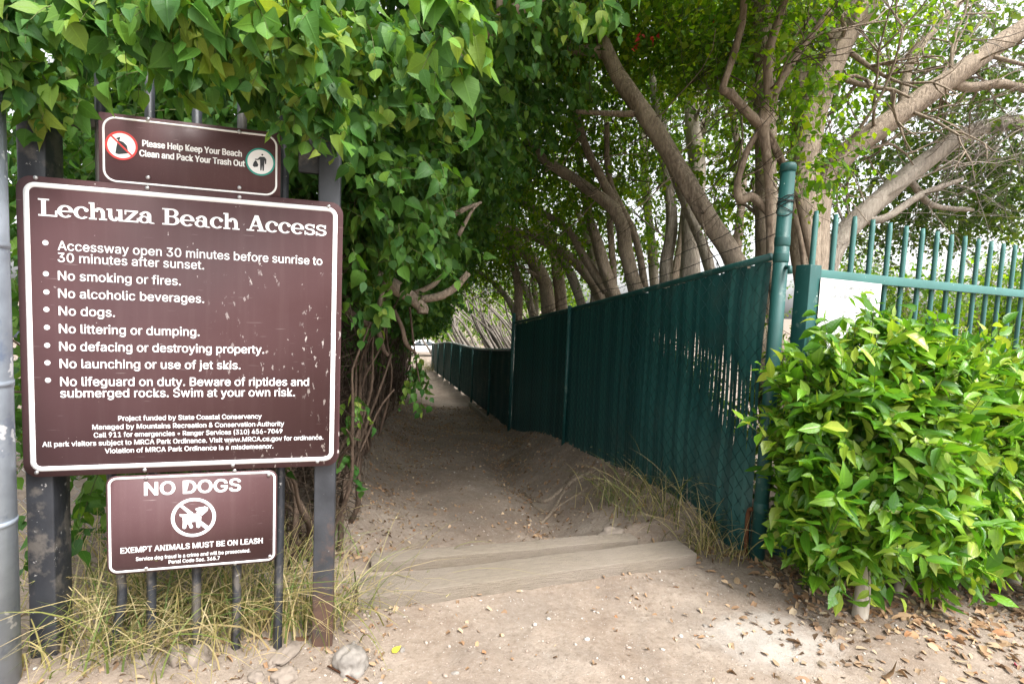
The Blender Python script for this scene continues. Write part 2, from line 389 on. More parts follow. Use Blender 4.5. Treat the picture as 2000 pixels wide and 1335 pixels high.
M_L_DARK = leaf_mat('dark_tree_leaf', [(.04, .095, .018), (.065, .14, .02), (.11, .20, .025), (.19, .26, .04)], .45, .4, .3, tcol=(1.4, 1.35, .4), vein=False)
M_L_FICUS = leaf_mat('ficus_leaf', [(.05, .155, .016), (.085, .225, .02), (.13, .295, .024), (.21, .37, .035), (.36, .45, .08)], .40, .27, .5)
M_L_FICUS_LIGHT = leaf_mat('young_ficus_leaf', [(.09, .20, .02), (.16, .29, .03), (.25, .37, .05), (.38, .43, .11)], .4, .28, .5)
M_L_LITTER = leaf_mat('dead_leaf', [(.17, .11, .072), (.26, .16, .10), (.35, .23, .145), (.42, .33, .24), (.30, .15, .08)], .12, .8, .2, (1, .9, .7), False)
M_GRASS = leaf_mat('grass_blade', [(.075, .13, .03), (.15, .19, .05), (.30, .26, .11), (.43, .35, .19), (.48, .40, .25), (.40, .31, .17)], .35, .55, .3, (1.2, 1.2, .7), False)
M_STONE = basic('stone', (.26, .215, .178), .9, .25, 0, .35, 14, .5, 60)
M_STONE_PALE = basic('pale_stone', (.30, .27, .24), .9, .2, 0, .5, 16, .8, 40)
m, t, b = newmat('weathered_timber'); c = obco(t, (2.2, 26, 26)); n1 = noise(t, c, 5, 9, .8, .6); n2 = noise(t, obco(t), 3.5, 5)
k = ramp(t, n1, [(.30, (.06, .048, .036)), (.40, (.18, .147, .112)), (.75, (.31, .26, .20))])
k = mix(t, ramp(t, n2, [(.4, (.0, .0, .0)), (.75, (.6, .6, .6))]), k, (.25, .21, .175))
t.links.new(k, b.inputs['Base Color']); b.inputs['Roughness'].default_value = .9; bump(t, b, n1, .9, .015); M_TIMBER = m
def sign_mat(name, scuffs):
    m, t, b = newmat(name); c = obco(t)
    k = ramp(t, noise(t, c, 3, 5, .6), [(.3, (.078, .038, .040)), (.7, (.096, .050, .053))])
    k = mix(t, ramp(t, noise(t, c, 420, 2), [(.66, (0, 0, 0)), (.72, (.35, .35, .35))]), k, (.25, .18, .17))
    if scuffs:
        s = t.nodes.new('ShaderNodeSeparateXYZ'); t.links.new(c, s.inputs[0])
        msk = math_(t, 'MULTIPLY', ramp(t, s.outputs[0], [(.60, (0, 0, 0)), (.85, (1, 1, 1))]), math_(t, 'LESS_THAN', s.outputs[2], 1.70))
        mp = t.nodes.new('ShaderNodeMapping'); mp.inputs['Rotation'].default_value = (0, .7, 0); mp.inputs['Scale'].default_value = (1, 1, .45); t.links.new(c, mp.inputs['Vector'])
        sp = ramp(t, noise(t, mp.outputs[0], 48, 3, .6), [(.615, (0, 0, 0)), (.65, (1, 1, 1))])
        k = mix(t, math_(t, 'MULTIPLY', math_(t, 'MULTIPLY', msk, sp), ramp(t, noise(t, c, 4, 2), [(.42, (0, 0, 0)), (.55, (1, 1, 1))])), k, (.62, .57, .55))
        sp2 = ramp(t, noise(t, c, 30, 3, .7), [(.69, (0, 0, 0)), (.71, (.8, .8, .8))])
        k = mix(t, sp2, k, (.55, .5, .48))
    # vertical grime streaks, pale scratches and a faded band
    gs = t.nodes.new('ShaderNodeMapping'); gs.inputs['Scale'].default_value = (26, 1, 1.2); t.links.new(c, gs.inputs['Vector'])
    k = mix(t, ramp(t, noise(t, gs.outputs[0], 1, 4, .6), [(.5, (0, 0, 0)), (.8, (.22, .22, .22))]), k, (.15, .10, .098))
    sc_ = t.nodes.new('ShaderNodeMapping'); sc_.inputs['Rotation'].default_value = (0, -.5, 0); sc_.inputs['Scale'].default_value = (9, 1, 160); t.links.new(c, sc_.inputs['Vector'])
    k = mix(t, ramp(t, noise(t, sc_.outputs[0], 1, 2, .5), [(.70, (0, 0, 0)), (.74, (.45, .45, .45))]), k, (.36, .30, .29))
    t.links.new(k, b.inputs['Base Color'])
    t.links.new(ramp(t, noise(t, c, 6, 5), [(.3, (.42, .42, .42)), (.7, (.6, .6, .6))]), b.inputs['Roughness'])
    b.inputs['Specular IOR Level'].default_value = .28
    return m
M_SIGN = sign_mat('brown_sign_worn', True); M_SIGN2 = sign_mat('brown_sign', False)
M_RED = basic('sign_red', (.62, .05, .045), .4, .5, 0, .1); M_TEAL = basic('sign_teal', (.01, .30, .24), .4, .5, 0, .1); M_INK = basic('sign_black', (.02, .022, .025), .45, .5, 0, .1)

m, t, b = newmat('rust_footed_iron'); c = obco(t); sz = t.nodes.new('ShaderNodeSeparateXYZ'); t.links.new(c, sz.inputs[0])
k = ramp(t, noise(t, c, 9, 6), [(.3, (.022, .024, .029)), (.7, (.045, .048, .056))])
k = mix(t, ramp(t, noise(t, c, 34, 3, .7), [(.71, (0, 0, 0)), (.73, (1, 1, 1))]), k, (.30, .29, .28))
rm = math_(t, 'ADD', math_(t, 'MULTIPLY', sz.outputs[2], -1.1), math_(t, 'MULTIPLY', noise(t, c, 6, 6, .7), 1.5))
k = mix(t, ramp(t, rm, [(.28, (0, 0, 0)), (.55, (1, 1, 1))]), k, mix(t, noise(t, c, 40, 4), (.06, .032, .026), (.14, .085, .06)))
t.links.new(k, b.inputs['Base Color']); b.inputs['Roughness'].default_value = .55; bump(t, b, noise(t, c, 50, 5), .25, .004); M_POST = m
# ------------------------------------------------------------------ sign frame coordinates
SO = np.array([-1.834, 1.90, 0]); PHI = math.atan2(.30, 1.10)
SD = np.array([math.cos(PHI), math.sin(PHI), 0]); SN = np.array([math.sin(PHI), -math.cos(PHI), 0])
def su(x, y, off=0.0):
    """photo pixel -> (s, z) on the sign plane, off metres in front of it"""
    d = ray(x, y); o = SO+SN*off; k = ((o-CAM)@SN)/(d@SN); p = CAM+d*k-o
    return float(p@SD), float(p[2])
def rrect(x0, z0, x1, z1, r, n=7):
    out = []
    for cx, cz, a0 in ((x1-r, z1-r, 0), (x0+r, z1-r, 90), (x0+r, z0+r, 180), (x1-r, z0+r, 270)):
        for i in range(n+1):
            a = R(a0+90*i/n); out.append((cx+r*math.cos(a), cz+r*math.sin(a)))
    return out[::-1]                      # clockwise seen from +y -> front faces -y
def ringprism(mb, o, i, y0, y1):
    n = len(o)
    V = [(x, y0, z) for x, z in o]+[(x, y0, z) for x, z in i]+[(x, y1, z) for x, z in o]+[(x, y1, z) for x, z in i]
    Fc = []
    for k in range(n):
        j = (k+1) % n
        Fc += [[k, j, n+j, n+k], [k, 2*n+k, 2*n+j, j], [n+k, n+j, 3*n+j, 3*n+k]]
    mb.add(V, Fc)
try:
    import os
    FONT = bpy.data.fonts.load(os.path.join(bpy.utils.system_resource('DATAFILES'), 'fonts', 'Inter.woff2'))
except Exception:
    FONT = None
CAPH = [None]
def text_np(body, x0, x1, z0, cap, off, z1=None):
    """lettering fitted between x0 and x1, baseline z0, capital height cap, as vertex/face arrays in the local xz plane"""
    cu = bpy.data.curves.new('lettering', 'FONT'); cu.body = body
    if FONT: cu.font = FONT
    cu.size = 1; cu.offset = off; cu.resolution_u = 3; cu.fill_mode = 'FRONT'
    o = bpy.data.objects.new('lettering', cu); COL.objects.link(o)
    dg = bpy.context.evaluated_depsgraph_get(); dg.update()
    me = bpy.data.meshes.new_from_object(o.evaluated_get(dg))
    V = np.array([v.co[:] for v in me.vertices]); Fc = [list(p.vertices) for p in me.polygons]
    bpy.data.objects.remove(o); bpy.data.curves.remove(cu); bpy.data.meshes.remove(me)
    if CAPH[0] is None:
        CAPH[0] = 1.0; CAPH[0] = text_np('H', 0, 1, 0, 1.0, 0)[0][:, 2].max()
    V[:, 0] -= V[:, 0].min(); k = (x1-x0)/V[:, 0].max(); cz = cap/CAPH[0]
    z1 = z0 if z1 is None else z1
    X = x0+V[:, 0]*k
    return np.stack([X, np.zeros(len(V)), z0+(z1-z0)*(X-x0)/(x1-x0)+V[:, 1]*cz], 1), Fc
def put_text(mb, y, body, pxl, pxr, cap, off=.02):
    (x0, z0), (x1, z1) = su(*pxl), su(*pxr); zz = (z0+z1)/2
    V, Fc = text_np(body, x0+off*cap, x1-off*cap, zz+off*cap*.5, cap*(1-off), 0.0)
    for j, (ax, az) in enumerate([(0, 0), (1, 0), (-1, 0), (0, .55), (0, -.55), (.75, .5), (-.75, .5), (.75, -.5), (-.75, -.5)]):
        W = V.copy(); W[:, 0] += ax*off*cap; W[:, 2] += az*off*cap; W[:, 1] = y-j*.00002; mb.add(W, Fc)
class Slab:
    """heavy slab-serif capitals and lower case drawn from strokes"""
    TH, TN, SR = .25, .125, .125
    def __init__(s): s.P = []
    def rect(s, x0, y0, x1, y1): s.P.append([(x0, y0), (x1, y0), (x1, y1), (x0, y1)])
    def poly(s, *p): s.P.append(list(p))
    def arc(s, cx, cy, rx, ry, a0, a1, wh, wv, n=20):
        for i in range(n):
            q = []
            for a in (a0+(a1-a0)*i/n, a0+(a1-a0)*(i+1)/n):
                c_, s_ = math.cos(R(a)), math.sin(R(a)); q.append(((cx+rx*c_, cy+ry*s_), (cx+(rx-wh)*c_, cy+(ry-wv)*s_)))
            s.P.append([q[0][1], q[0][0], q[1][0], q[1][1]])
    def ball(s, cx, cy, r): s.P.append([(cx+r*math.cos(R(a)), cy+r*math.sin(R(a))) for a in range(0, 360, 24)])
    def glyph(s, ch):
        T, H, S = .29, .12, .13
        if ch == 'L': s.rect(.2, S, .5, 1.3); s.rect(0, 0, 1.22, S); s.rect(1.08, S, 1.22, .5); s.rect(0, 1.3, .72, 1.42); return 1.28
        if ch == 'e': s.arc(.53, .5, .53, .52, 0, 318, T, .13); s.rect(.26, .45, 1.06, .56); return 1.12
        if ch == 'c': s.arc(.53, .5, .53, .52, 48, 318, T, .13); s.ball(.84, .74, .15); return 1.06
        if ch == 'h': s.rect(.12, S, .38, 1.3); s.rect(0, 1.3, .38, 1.42); s.rect(0, 0, .52, S); s.arc(.70, .58, .38, .44, 0, 165, T, .17); s.rect(.82, S, 1.08, .58); s.rect(.68, 0, 1.22, S); return 1.25
        if ch == 'u': s.rect(.12, .42, .38, .88); s.rect(0, .88, .38, 1); s.arc(.50, .42, .38, .44, 180, 345, T, .17); s.rect(.80, S, 1.06, .88); s.rect(.66, .88, 1.06, 1); s.rect(.80, 0, 1.2, S); return 1.24
        if ch == 'z': s.rect(.04, .87, .96, 1); s.rect(.02, 0, .98, .13); s.poly((.02, .13), (.34, .13), (.96, .87), (.64, .87)); s.rect(.04, .62, .15, .87); s.rect(.87, .13, .98, .38); return 1.03
        if ch == 'a':
            s.arc(.42, .30, .42, .32, 0, 360, .25, .11); s.rect(.64, .16, .9, .66); s.arc(.52, .66, .38, .36, 0, 150, T, .13); s.ball(.22, .74, .13)
            s.arc(.98, .18, .34, .19, 180, 300, .25, .12); return 1.17
        if ch == 'B':
            s.rect(.18, S, .48, 1.3); s.rect(0, 0, .7, S); s.rect(0, 1.3, .7, 1.42); s.rect(.48, .69, .72, .80)
            s.arc(.7, 1.055, .46, .365, -90, 90, .28, .12); s.arc(.7, .40, .54, .40, -90, 90, .29, .12); return 1.32
        if ch == 'A':
            s.poly((.60, 1.42), (.98, .12), (1.32, .12), (.90, 1.42)); s.poly((.20, .12), (.35, .12), (.78, 1.2), (.62, 1.42)); s.rect(.40, .42, 1.1, .54)
            s.rect(0, 0, .58, S); s.rect(.82, 0, 1.52, S); return 1.5
        if ch == 's':
            s.arc(.45, .735, .40, .285, 20, 270, .20, .16); s.arc(.47, .29, .43, .31, -160, 90, .22, .16); s.rect(.72, .66, .84, 1); s.rect(.03, 0, .15, .36); return .98
        return .62
def slab_text(mb, body, x0, x1, z0, xh, y):
    pen = 0; parts = []
    for i, ch in enumerate(body):
        g_ = Slab(); adv = g_.glyph(ch)
        for p in g_.P: parts.append([(a+pen, b_) for a, b_ in p])
        pen += adv-.06
    k = (x1-x0)/(pen-.05)
    for j, p in enumerate(parts):
        yy = y-(j % 40)*.00003
        a2 = sum(p[i][0]*p[(i+1) % len(p)][1]-p[(i+1) % len(p)][0]*p[i][1] for i in range(len(p)))
        if a2 < 0: p = p[::-1]
        mb.add([(x0+a*k, yy, z0+b_*xh) for a, b_ in p], [list(range(len(p)))])

def make_sign(label, cat, corners, rad, thick, front, mat, border, bolts, group):
    root = empty('park_sign', tuple(SO), PHI); tag(root, label, cat, group)
    x0, z0, x1, z1 = corners
    mb = MB(); mb.prism(rrect(x0, z0, x1, z1, rad), -front, -front+thick)
    mb.build('panel', mat, root)
    ins, wd, br = border
    mb = MB(); ringprism(mb, rrect(x0+ins, z0+ins, x1-ins, z1-ins, br), rrect(x0+ins+wd, z0+ins+wd, x1-ins-wd, z1-ins-wd, max(.004, br-wd)), -front-.0008, -front-.0001)
    mb.build('border', M_WHITE, root)
    for px in bolts:
        s, z = su(*px); mb = MB()
        bm = bmesh.new(); bmesh.ops.create_uvsphere(bm, u_segments=10, v_segments=6, radius=.008); bmesh.ops.scale(bm, vec=(1, .55, 1), verts=bm.verts)
        bmesh.ops.translate(bm, vec=(s, -front-.0015, z), verts=bm.verts); mb.bm(bm); mb.build('bolt', M_BOLT, root, True)
    return root
SG = 'brown park signs on the black iron frame'
(xa, za) = su(31, 338); (xb, zb) = su(45, 930); (xc, zc) = su(674, 399); (xd, zd) = su(658, 910)
big = make_sign('large square brown beach access sign with white border and list of rules', 'sign', ((xa+xb)/2, (zb+zd)/2, (xc+xd)/2, (za+zc)/2), .05, .004, .0, M_SIGN,
                (.022, .018, .038), [(70, 347), (288, 367), (468, 385), (642, 403), (283, 917), (455, 908), (620, 901), (72, 922)], SG)
mb = MB(); YT = -.0012
(tx0, tz0), (tx1, tz1) = su(75, 419), su(637, 463)
slab_text(mb, 'Lechuza Beach Access', tx0, tx1, (tz0+tz1)/2, .0445, YT)
mb.build('title_lettering', M_WHITE, big)
mb = MB()
CAPB = .0345
for body, pl, pr in [('Accessway open 30 minutes before sunrise to', (113, 486), (629.5, 520)), ('30 minutes after sunset.', (113, 510.5), (399, 527)),
                     ('No smoking or fires.', (113.5, 547), (353.5, 557)), ('No alcoholic beverages.', (114, 581.5), (399, 591)), ('No dogs.', (115, 615), (225, 619)),
                     ('No littering or dumping.', (115.5, 650), (390, 656)), ('No defacing or destroying property.', (116, 683), (516, 691.5)),
                     ('No launching or use of jet skis.', (117, 718), (470, 721)), ('No lifeguard on duty. Beware of riptides and', (118, 753), (603.5, 753)),
                     ('submerged rocks. Swim at your own risk.', (118, 775), (576, 774))]:
    put_text(mb, YT, body, pl, pr, CAPB)
for p in [(89, 474), (90, 534.5), (91, 570), (91, 604), (92, 639), (92.5, 674), (93, 708), (94, 742)]:
    s, z = su(*p); mb.add([(s+.0095*math.cos(R(a)), YT, z+.0095*math.sin(R(a))) for a in range(0, 360, 20)], [list(range(18))])
mb.build('rules_lettering', M_WHITE, big)
mb = MB()
for body, pl, pr in [('Project funded by State Coastal Conservancy', (231, 820), (511, 817.5)), ('Managed by Mountains Recreation & Conservation Authority', (180.6, 837), (555, 832)),
                     ('Call 911 for emergencies \u2022 Ranger Services (310) 456-7049', (183.5, 853), (551.6, 846)),
                     ('All park visitors subject to MRCA Park Ordinance. Visit www.MRCA.ca.gov for ordinance.', (83, 871.5), (631.5, 858)),
                     ('Violation of MRCA Park Ordinance is a misdemeanor.', (205, 883), (534, 876))]:
    put_text(mb, YT, body, pl, pr, .0195, .02)
mb.build('footer_lettering', M_WHITE, big)

# upper sign
(xa, za) = su(190, 214); (xb, zb) = su(190, 352); (xc, zc) = su(548, 262); (xd, zd) = su(546, 396)
FR = .003
top = make_sign('small brown sign about packing trash out, above the large rules sign', 'sign', (xa, (zb+zd)/2, xc, (za+zc)/2), .004, .003, -.006, M_SIGN2,
                (.012, .0075, .045), [(288, 232), (467, 257), (288, 346), (467, 366)], SG)
mb = MB(); YF = .006-.0012
put_text(mb, YF, 'Please Help Keep Your Beach', (276.6, 284), (472, 307), .0245, .05); put_text(mb, YF, 'Clean and Pack Your Trash Out', (271, 303.5), (478, 326), .0245, .05)
mb.build('lettering', M_WHITE, top)
def z3(x, y): return su(190+x/5.405, 240+y/5.405)
def disc(mb, c_, rx, rz, y, n=36): mb.add([(c_[0]+rx*math.cos(2*math.pi*i/n), y, c_[1]+rz*math.sin(2*math.pi*i/n)) for i in range(n)], [list(range(n))])
def cw(pts):
    a2 = sum(pts[i][0]*pts[(i+1) % len(pts)][1]-pts[(i+1) % len(pts)][0]*pts[i][1] for i in range(len(pts)))
    return pts if a2 > 0 else pts[::-1]
def flat(mb, pts, y): pts = cw(pts); mb.add([(x, y, z) for x, z in pts], [list(range(len(pts)))])
def ring(mb, c_, r, wd, y, n=40):
    V = []; Fc = []
    for i in range(n):
        a = 2*math.pi*i/n
        V += [(c_[0]+r*math.cos(a), y, c_[1]+r*math.sin(a)), (c_[0]+(r-wd)*math.cos(a), y, c_[1]+(r-wd)*math.sin(a))]
        j = (i+1) % n; Fc.append([2*i+1, 2*i, 2*j, 2*j+1])
    mb.add(V, Fc)
c1 = z3(250, 237); c2 = z3(1720, 410)
r1 = .5*abs(z3(250, 85)[1]-z3(250, 385)[1]); r2 = .5*abs(z3(1720, 265)[1]-z3(1720, 552)[1])
mb = MB(); disc(mb, c1, r1, r1, YF); disc(mb, c2, r2, r2, YF); mb.build('symbol_disc', M_WHITE, top)
mb = MB(); flat(mb, [z3(*p) for p in [(190, 158), (237, 143), (232, 172), (222, 182), (270, 200), (308, 240), (320, 300), (316, 320), (220, 328), (185, 318), (193, 260), (205, 205), (215, 178)]], YF-.0004)
disc(mb, z3(1740, 334), .0036, .0036, YF-.0004, 16)
flat(mb, [z3(*p) for p in [(1715, 354), (1762, 357), (1783, 382), (1780, 432), (1768, 432), (1764, 390), (1760, 440), (1756, 503), (1742, 503), (1738, 445), (1731, 500), (1718, 500), (1715, 385), (1690, 390), (1662, 386), (1662, 376), (1690, 377)]], YF-.0004)
flat(mb, [z3(*p) for p in [(1665, 390), (1680, 402), (1698, 440), (1690, 460), (1655, 463), (1638, 450), (1645, 420), (1658, 402)]], YF-.00045)
mb.build('symbol_figure', M_INK, top)
mb = MB(); ring(mb, c1, r1+.001, .0075, YF-.0006)
q = .7071*r1*.93; n_ = .0032*.7071
flat(mb, [(c1[0]-q-n_, c1[1]+q-n_), (c1[0]-q+n_, c1[1]+q+n_), (c1[0]+q+n_, c1[1]-q+n_), (c1[0]+q-n_, c1[1]-q-n_)], YF-.0008)
mb.build('prohibition_ring', M_RED, top)
mb = MB(); ring(mb, c2, r2+.001, .0068, YF-.0006); mb.build('teal_ring', M_TEAL, top)

# lower sign
(xa, za) = su(203, 934); (xb, zb) = su(212, 1126); (xc, zc) = su(541, 914); (xd, zd) = su(540, 1094)
dog = make_sign('brown no dogs sign with a crossed out dog, below the large rules sign', 'sign', ((xa+xb)/2, (zb+zd)/2, (xc+xd)/2, (za+zc)/2), .035, .003, -.003, M_SIGN2,
                (.006, .0085, .031), [(285, 933), (525, 927), (285, 1110), (527, 1086), (458, 919), (459, 1100)], SG)
mb = MB(); YD = .003-.0012
put_text(mb, YD, 'NO DOGS', (281, 967), (470.5, 959), .055, .045); put_text(mb, YD, 'EXEMPT ANIMALS MUST BE ON LEASH', (235, 1081), (513, 1060), .0235, .03)
put_text(mb, YD, 'Service dog fraud is a crime and will be prosecuted.', (265, 1095), (488.6, 1077.6), .0155, .02); put_text(mb, YD, 'Penal Code Sec. 365.7', (329, 1100.5), (429, 1092.6), .0155, .02)
mb.build('lettering', M_WHITE, dog)
def z4(x, y): return su(300+x/6.07, 910+y/6.07)
mb = MB(); cc = z4(473, 607); rx = .5*(z4(740, 607)[0]-z4(206, 607)[0]); rz = .5*(z4(473, 378)[1]-z4(473, 838)[1])
V = []; Fc = []
for i in range(44):
    a = 2*math.pi*i/44; V += [(cc[0]+rx*math.cos(a), YD, cc[1]+rz*math.sin(a)), (cc[0]+(rx-.0125)*math.cos(a), YD, cc[1]+(rz-.0125)*math.sin(a))]
    j = (i+1) % 44; Fc.append([2*i+1, 2*i, 2*j, 2*j+1])
mb.add(V, Fc)
flat(mb, [z4(*p) for p in [(300, 470), (335, 455), (470, 555), (440, 590)]], YD-.0001); flat(mb, [z4(*p) for p in [(565, 650), (655, 715), (640, 765), (545, 690)]], YD-.0001)
flat(mb, [z4(*p) for p in [(303, 570), (310, 592), (340, 605), (345, 650), (342, 735), (362, 744), (382, 735), (390, 685), (412, 692), (430, 735), (455, 734), (466, 715), (440, 663), (500, 655), (508, 725), (530, 731), (550, 720), (560, 655), (565, 592), (500, 560), (450, 567), (345, 572)]], YD-.0002)
flat(mb, [z4(*p) for p in [(492, 505), (535, 488), (590, 482), (605, 474), (645, 490), (640, 525), (600, 560), (575, 582), (522, 563), (505, 548), (520, 530), (500, 522)]], YD-.0003)
mb.build('dog_symbol', M_WHITE, dog)

# ------------------------------------------------------------------ black iron frame carrying the signs
fr = empty('iron_gate_frame', tuple(SO), PHI); tag(fr, 'chipped black iron gate frame with pickets and posts behind the brown signs', 'gate')
YB = .03
def sxz(px, off=-.05): return su(px[0], px[1], off)
mb = MB(); pxl_ = su(50, 1000, -.03)[0]; pxr_ = su(104, 1000, -.03)[0]; x0 = (pxl_+pxr_)/2; zt = su(67, 212)[1]
mb.box(((pxl_+pxr_)/2, YB+.062, (zt-.1)/2), (pxr_-pxl_, .12, zt+.1), 0, .006); pl_ = mb.build('post', M_BLACK, fr)
xr_ = su(640, 600, -.05)[0]; zr = su(640, 270, -.05)[1]
mb = MB(); mb.box((xr_, YB+.045, (zr-.15)/2), (.088, .075, zr+.15), 0, .006); o = mb.build('post', M_POST, fr); o['label'] = 'narrower square post rusted towards its foot'
mb = MB(); mb.box(((x0+xr_)/2+.02, YB+.055, zr-.033), (xr_-x0-.12, .045, .055), 0, .003); mb.build('top_rail', M_BLACK, fr)
mb = MB(); mb.box((xr_-.085, YB+.05, zr-.105), (.085, .03, .085), 0, .003); mb.build('corner_plate', M_BLACK, fr)
for i, (pt, pb, bent) in enumerate([((196, 300), (228, 1275), 1), ((292, 300), (297, 1290), 0), ((384, 300), (384, 1292), 0), ((472, 300), (462, 1275), 0), ((555, 300), (543, 1270), 0)]):
    s1, _ = su(*pt, -.06); s2, z2 = su(*pb, -.06)
    ztop = zr+[.42, .36, .33, .30, .28][i]
    mb = MB()
    p = [(s1, YB+.035, ztop), (s1, YB+.035, 1.2), ((s1+s2)/2+(.012 if bent else 0), YB+.035, .75), (s2+(.015 if bent else 0), YB+.035, .45), (s2+(.02 if bent else 0), YB+.03, .3), (s2-(.012 if bent else 0), YB+.02, .1), (s2-(.02 if bent else 0), YB+.02, -.06)]
    mb.tube(p, .0185, 4, True, sub=4 if bent else 2); mb.build('picket', M_BLACK, fr)
s1, z1 = su(375, 1290, -.06); s2, z2 = su(600, 1268, -.06)
mb = MB(); mb.box(((s1+s2)/2, YB+.075, (z1+z2)/2-.0), (s2-s1, .035, .04), 0, .003); mb.build('bottom_rail', M_RUSTY, fr)

# galvanised pole at the very left
pp = at(-10, 1290, 1.80); pz = hz(pp[0], pp[1])
pole = empty('steel_pole', (pp[0], pp[1], pz)); tag(pole, 'thick round galvanised steel pole left of the black iron frame', 'pole')
mb = MB(); mb.tube([(0, 0, -.1), (0, 0, 1.2), (0, 0, 2.28)], .072, 24); mb.build('shaft', M_GALV, pole, True)
mb = MB(); mb.tube([(0, 0, 2.28), (0, 0, 2.30), (0, 0, 2.315)], [.077, .077, .03], 24); mb.build('cap', M_GALV, pole)
for zz in (.62, 1.13, 1.62):
    mb = MB(); mb.tube([(0, 0, zz), (0, 0, zz+.02)], .0745, 24); mb.build('band', M_GALV, pole)

# ------------------------------------------------------------------ timber steps
def timber(label, a, b_, wd, h, ztop, rng, drop=0):
    a = np.array(a); b_ = np.array(b_); L = np.linalg.norm(b_-a); ang = math.atan2(b_[1]-a[1], b_[0]-a[0]); mid = (a+b_)/2
    root = empty('timber_step', (mid[0], mid[1], ztop-h), ang) if False else None
    bm = bmesh.new(); bmesh.ops.create_cube(bm, size=1); bmesh.ops.scale(bm, vec=(L, wd, h), verts=bm.verts)
    bmesh.ops.bevel(bm, geom=bm.edges, offset=.006, segments=2, affect='EDGES', profile=.6)
    bmesh.ops.subdivide_edges(bm, edges=[e for e in bm.edges if e.calc_length() > .5], cuts=48, use_grid_fill=True)
    for v in bm.verts:
        q = Vector((v.co.x*2.5+rng, v.co.y*9, v.co.z*9)); v.co += Vector((0, mnoise.noise(q)*.008, mnoise.noise(q+Vector((5, 5, 5)))*.005))
    me = bpy.data.meshes.new('timber_step'); bm.to_mesh(me); bm.free()
    o = link('timber_step', me, M_TIMBER, None, True); o.location = (mid[0], mid[1], ztop-h/2); o.rotation_euler = (0, drop, ang)
    return tag(o, label, 'timber step', 'timber steps across the path')
nrm2 = BN
timber('long weathered timber sleeper across the path, nearest the camera', np.array(atz(698, 1164, .03)[:2]), np.array(atz(1341, 1080, .03)[:2]), .20, .22, .078, 1.3)
timber('second timber sleeper lower down, half covered by dirt on the path', np.array(atz(725, 1092, 0)[:2]), np.array(atz(1238, 1049, 0)[:2]), .12, .18, .012, 7.7)

# ------------------------------------------------------------------ near slatted fence
A0 = np.array([1.66, 3.24]); B0 = np.array([.04, 8.5]); FL = np.linalg.norm(B0-A0); FD = (B0-A0)/FL; FN = np.array([-FD[1], FD[0]])  # FN points to the path side? left of direction
if FN[0] > 0: FN = -FN
nf = empty('slatted_fence', (A0[0], A0[1], 0)); tag(nf, 'tall dark green chain link fence with slats and thick corner post', 'fence')
def fp(s, z, off=0): q = FD*s+FN*off; return (q[0], q[1], z)
TOPZ = lambda s: 1.985-(1.985-1.30)*s/FL
BOTZ = lambda s: hz(A0[0]+FD[0]*s, A0[1]+FD[1]*s)-.03
rng = np.random.default_rng(11)
sl = MB(); s = .10; i = 0
while s < FL-.03:
    near = max(0, 1-s/2.6); zt = TOPZ(s)-.03+rng.normal(0, .006); zb = BOTZ(s)+.02+rng.normal(0, .02); n = 19
    amp = .014*near+.006; ph = 1.9*s+rng.normal(0, .15)*(.5+.4*near); wob = rng.normal(0, .0035*near); w_ = .0236*rng.uniform(.93, 1.04)*(1-.03*near)
    if near > .75 and rng.random() < -1: s += .045; continue
    V = []
    for j in range(n):
        f_ = j/(n-1); z = zt+(zb-zt)*f_
        dx = amp*math.sin(ph+f_*7.0+.6*math.sin(s*3))*math.sin(f_*3.1)**.5+.055*near*math.sin(f_*3.3+s*1.2)*f_+wob*f_*2
        tw = .45*near*near*math.sin(f_*9+ph)+.03*math.sin(f_*31+ph)
        for sg in (-1, 0, 1):
            q = fp(s+dx+sg*w_*math.cos(tw), z, .0035*(sg == 0)+.0022*(i % 2)+sg*w_*math.sin(tw+.10)); V.append(q)
    sl.add(V, [[3*j+e, 3*j+1+e, 3*j+4+e, 3*j+3+e] for j in range(n-1) for e in (0, 1)])
    s += .0415; i += 1
sl.build('slats', M_SLAT, nf)
ch = []
s = .05; i = 0
PIT = .055
while s < FL-.02:
    zt = TOPZ(s)-.02; zb = BOTZ(s)+.02; nz = 34
    z = np.linspace(zt, zb, nz); near = max(0, 1-s/1.9)
    ds = np.where(np.arange(nz) % 2 == 0, -1, 1)*PIT/2*(1 if i % 2 == 0 else -1)
    of = np.where(np.arange(nz) % 2 == 0, -1, 1)*.003+.010
    fz = (zt-z)/(zt-zb); warp = .05*near*np.sin(fz*3.3+s*1.2)*fz
    ch.append(np.stack([FD[0]*(s+ds+warp)+FN[0]*of, FD[1]*(s+ds+warp)+FN[1]*of, z], 1)); s += PIT; i += 1
twigs_mesh('chain_link_mesh', np.array(ch), .0021, 1.0, M_SLAT_WIRE, nf)
mb = MB(); mb.tube([fp(.08, TOPZ(.08)), fp(FL*.5, TOPZ(FL*.5)-.012), fp(FL, TOPZ(FL))], .024, 14, sub=6); mb.build('top_rail', M_GREEN, nf, True)
cp_top = at(1541, 318, 3.24)[2]
mb = MB(); mb.tube([(0, 0, -.12), (0, 0, 1), (0, 0, cp_top-.05)], .043, 22); cpo = mb.build('corner_post', M_GREEN, nf, True)
mb = MB(); mb.tube([(0, 0, cp_top-.055), (0, 0, cp_top-.02), (0, 0, cp_top-.005), (0, 0, cp_top)], [.047, .047, .042, .02], 22); mb.build('post_cap', M_GREEN, cpo)
for zz, rr_ in ((1.93, .0462), (2.03, .046), (.86, .0458), (.33, .046)):
    mb = MB(); mb.tube([(0, 0, zz), (0, 0, zz+.012), (0, 0, zz+.055), (0, 0, zz+.065)], [rr_-.003, rr_, rr_, rr_-.003], 22); mb.build('band', M_GREEN, cpo)
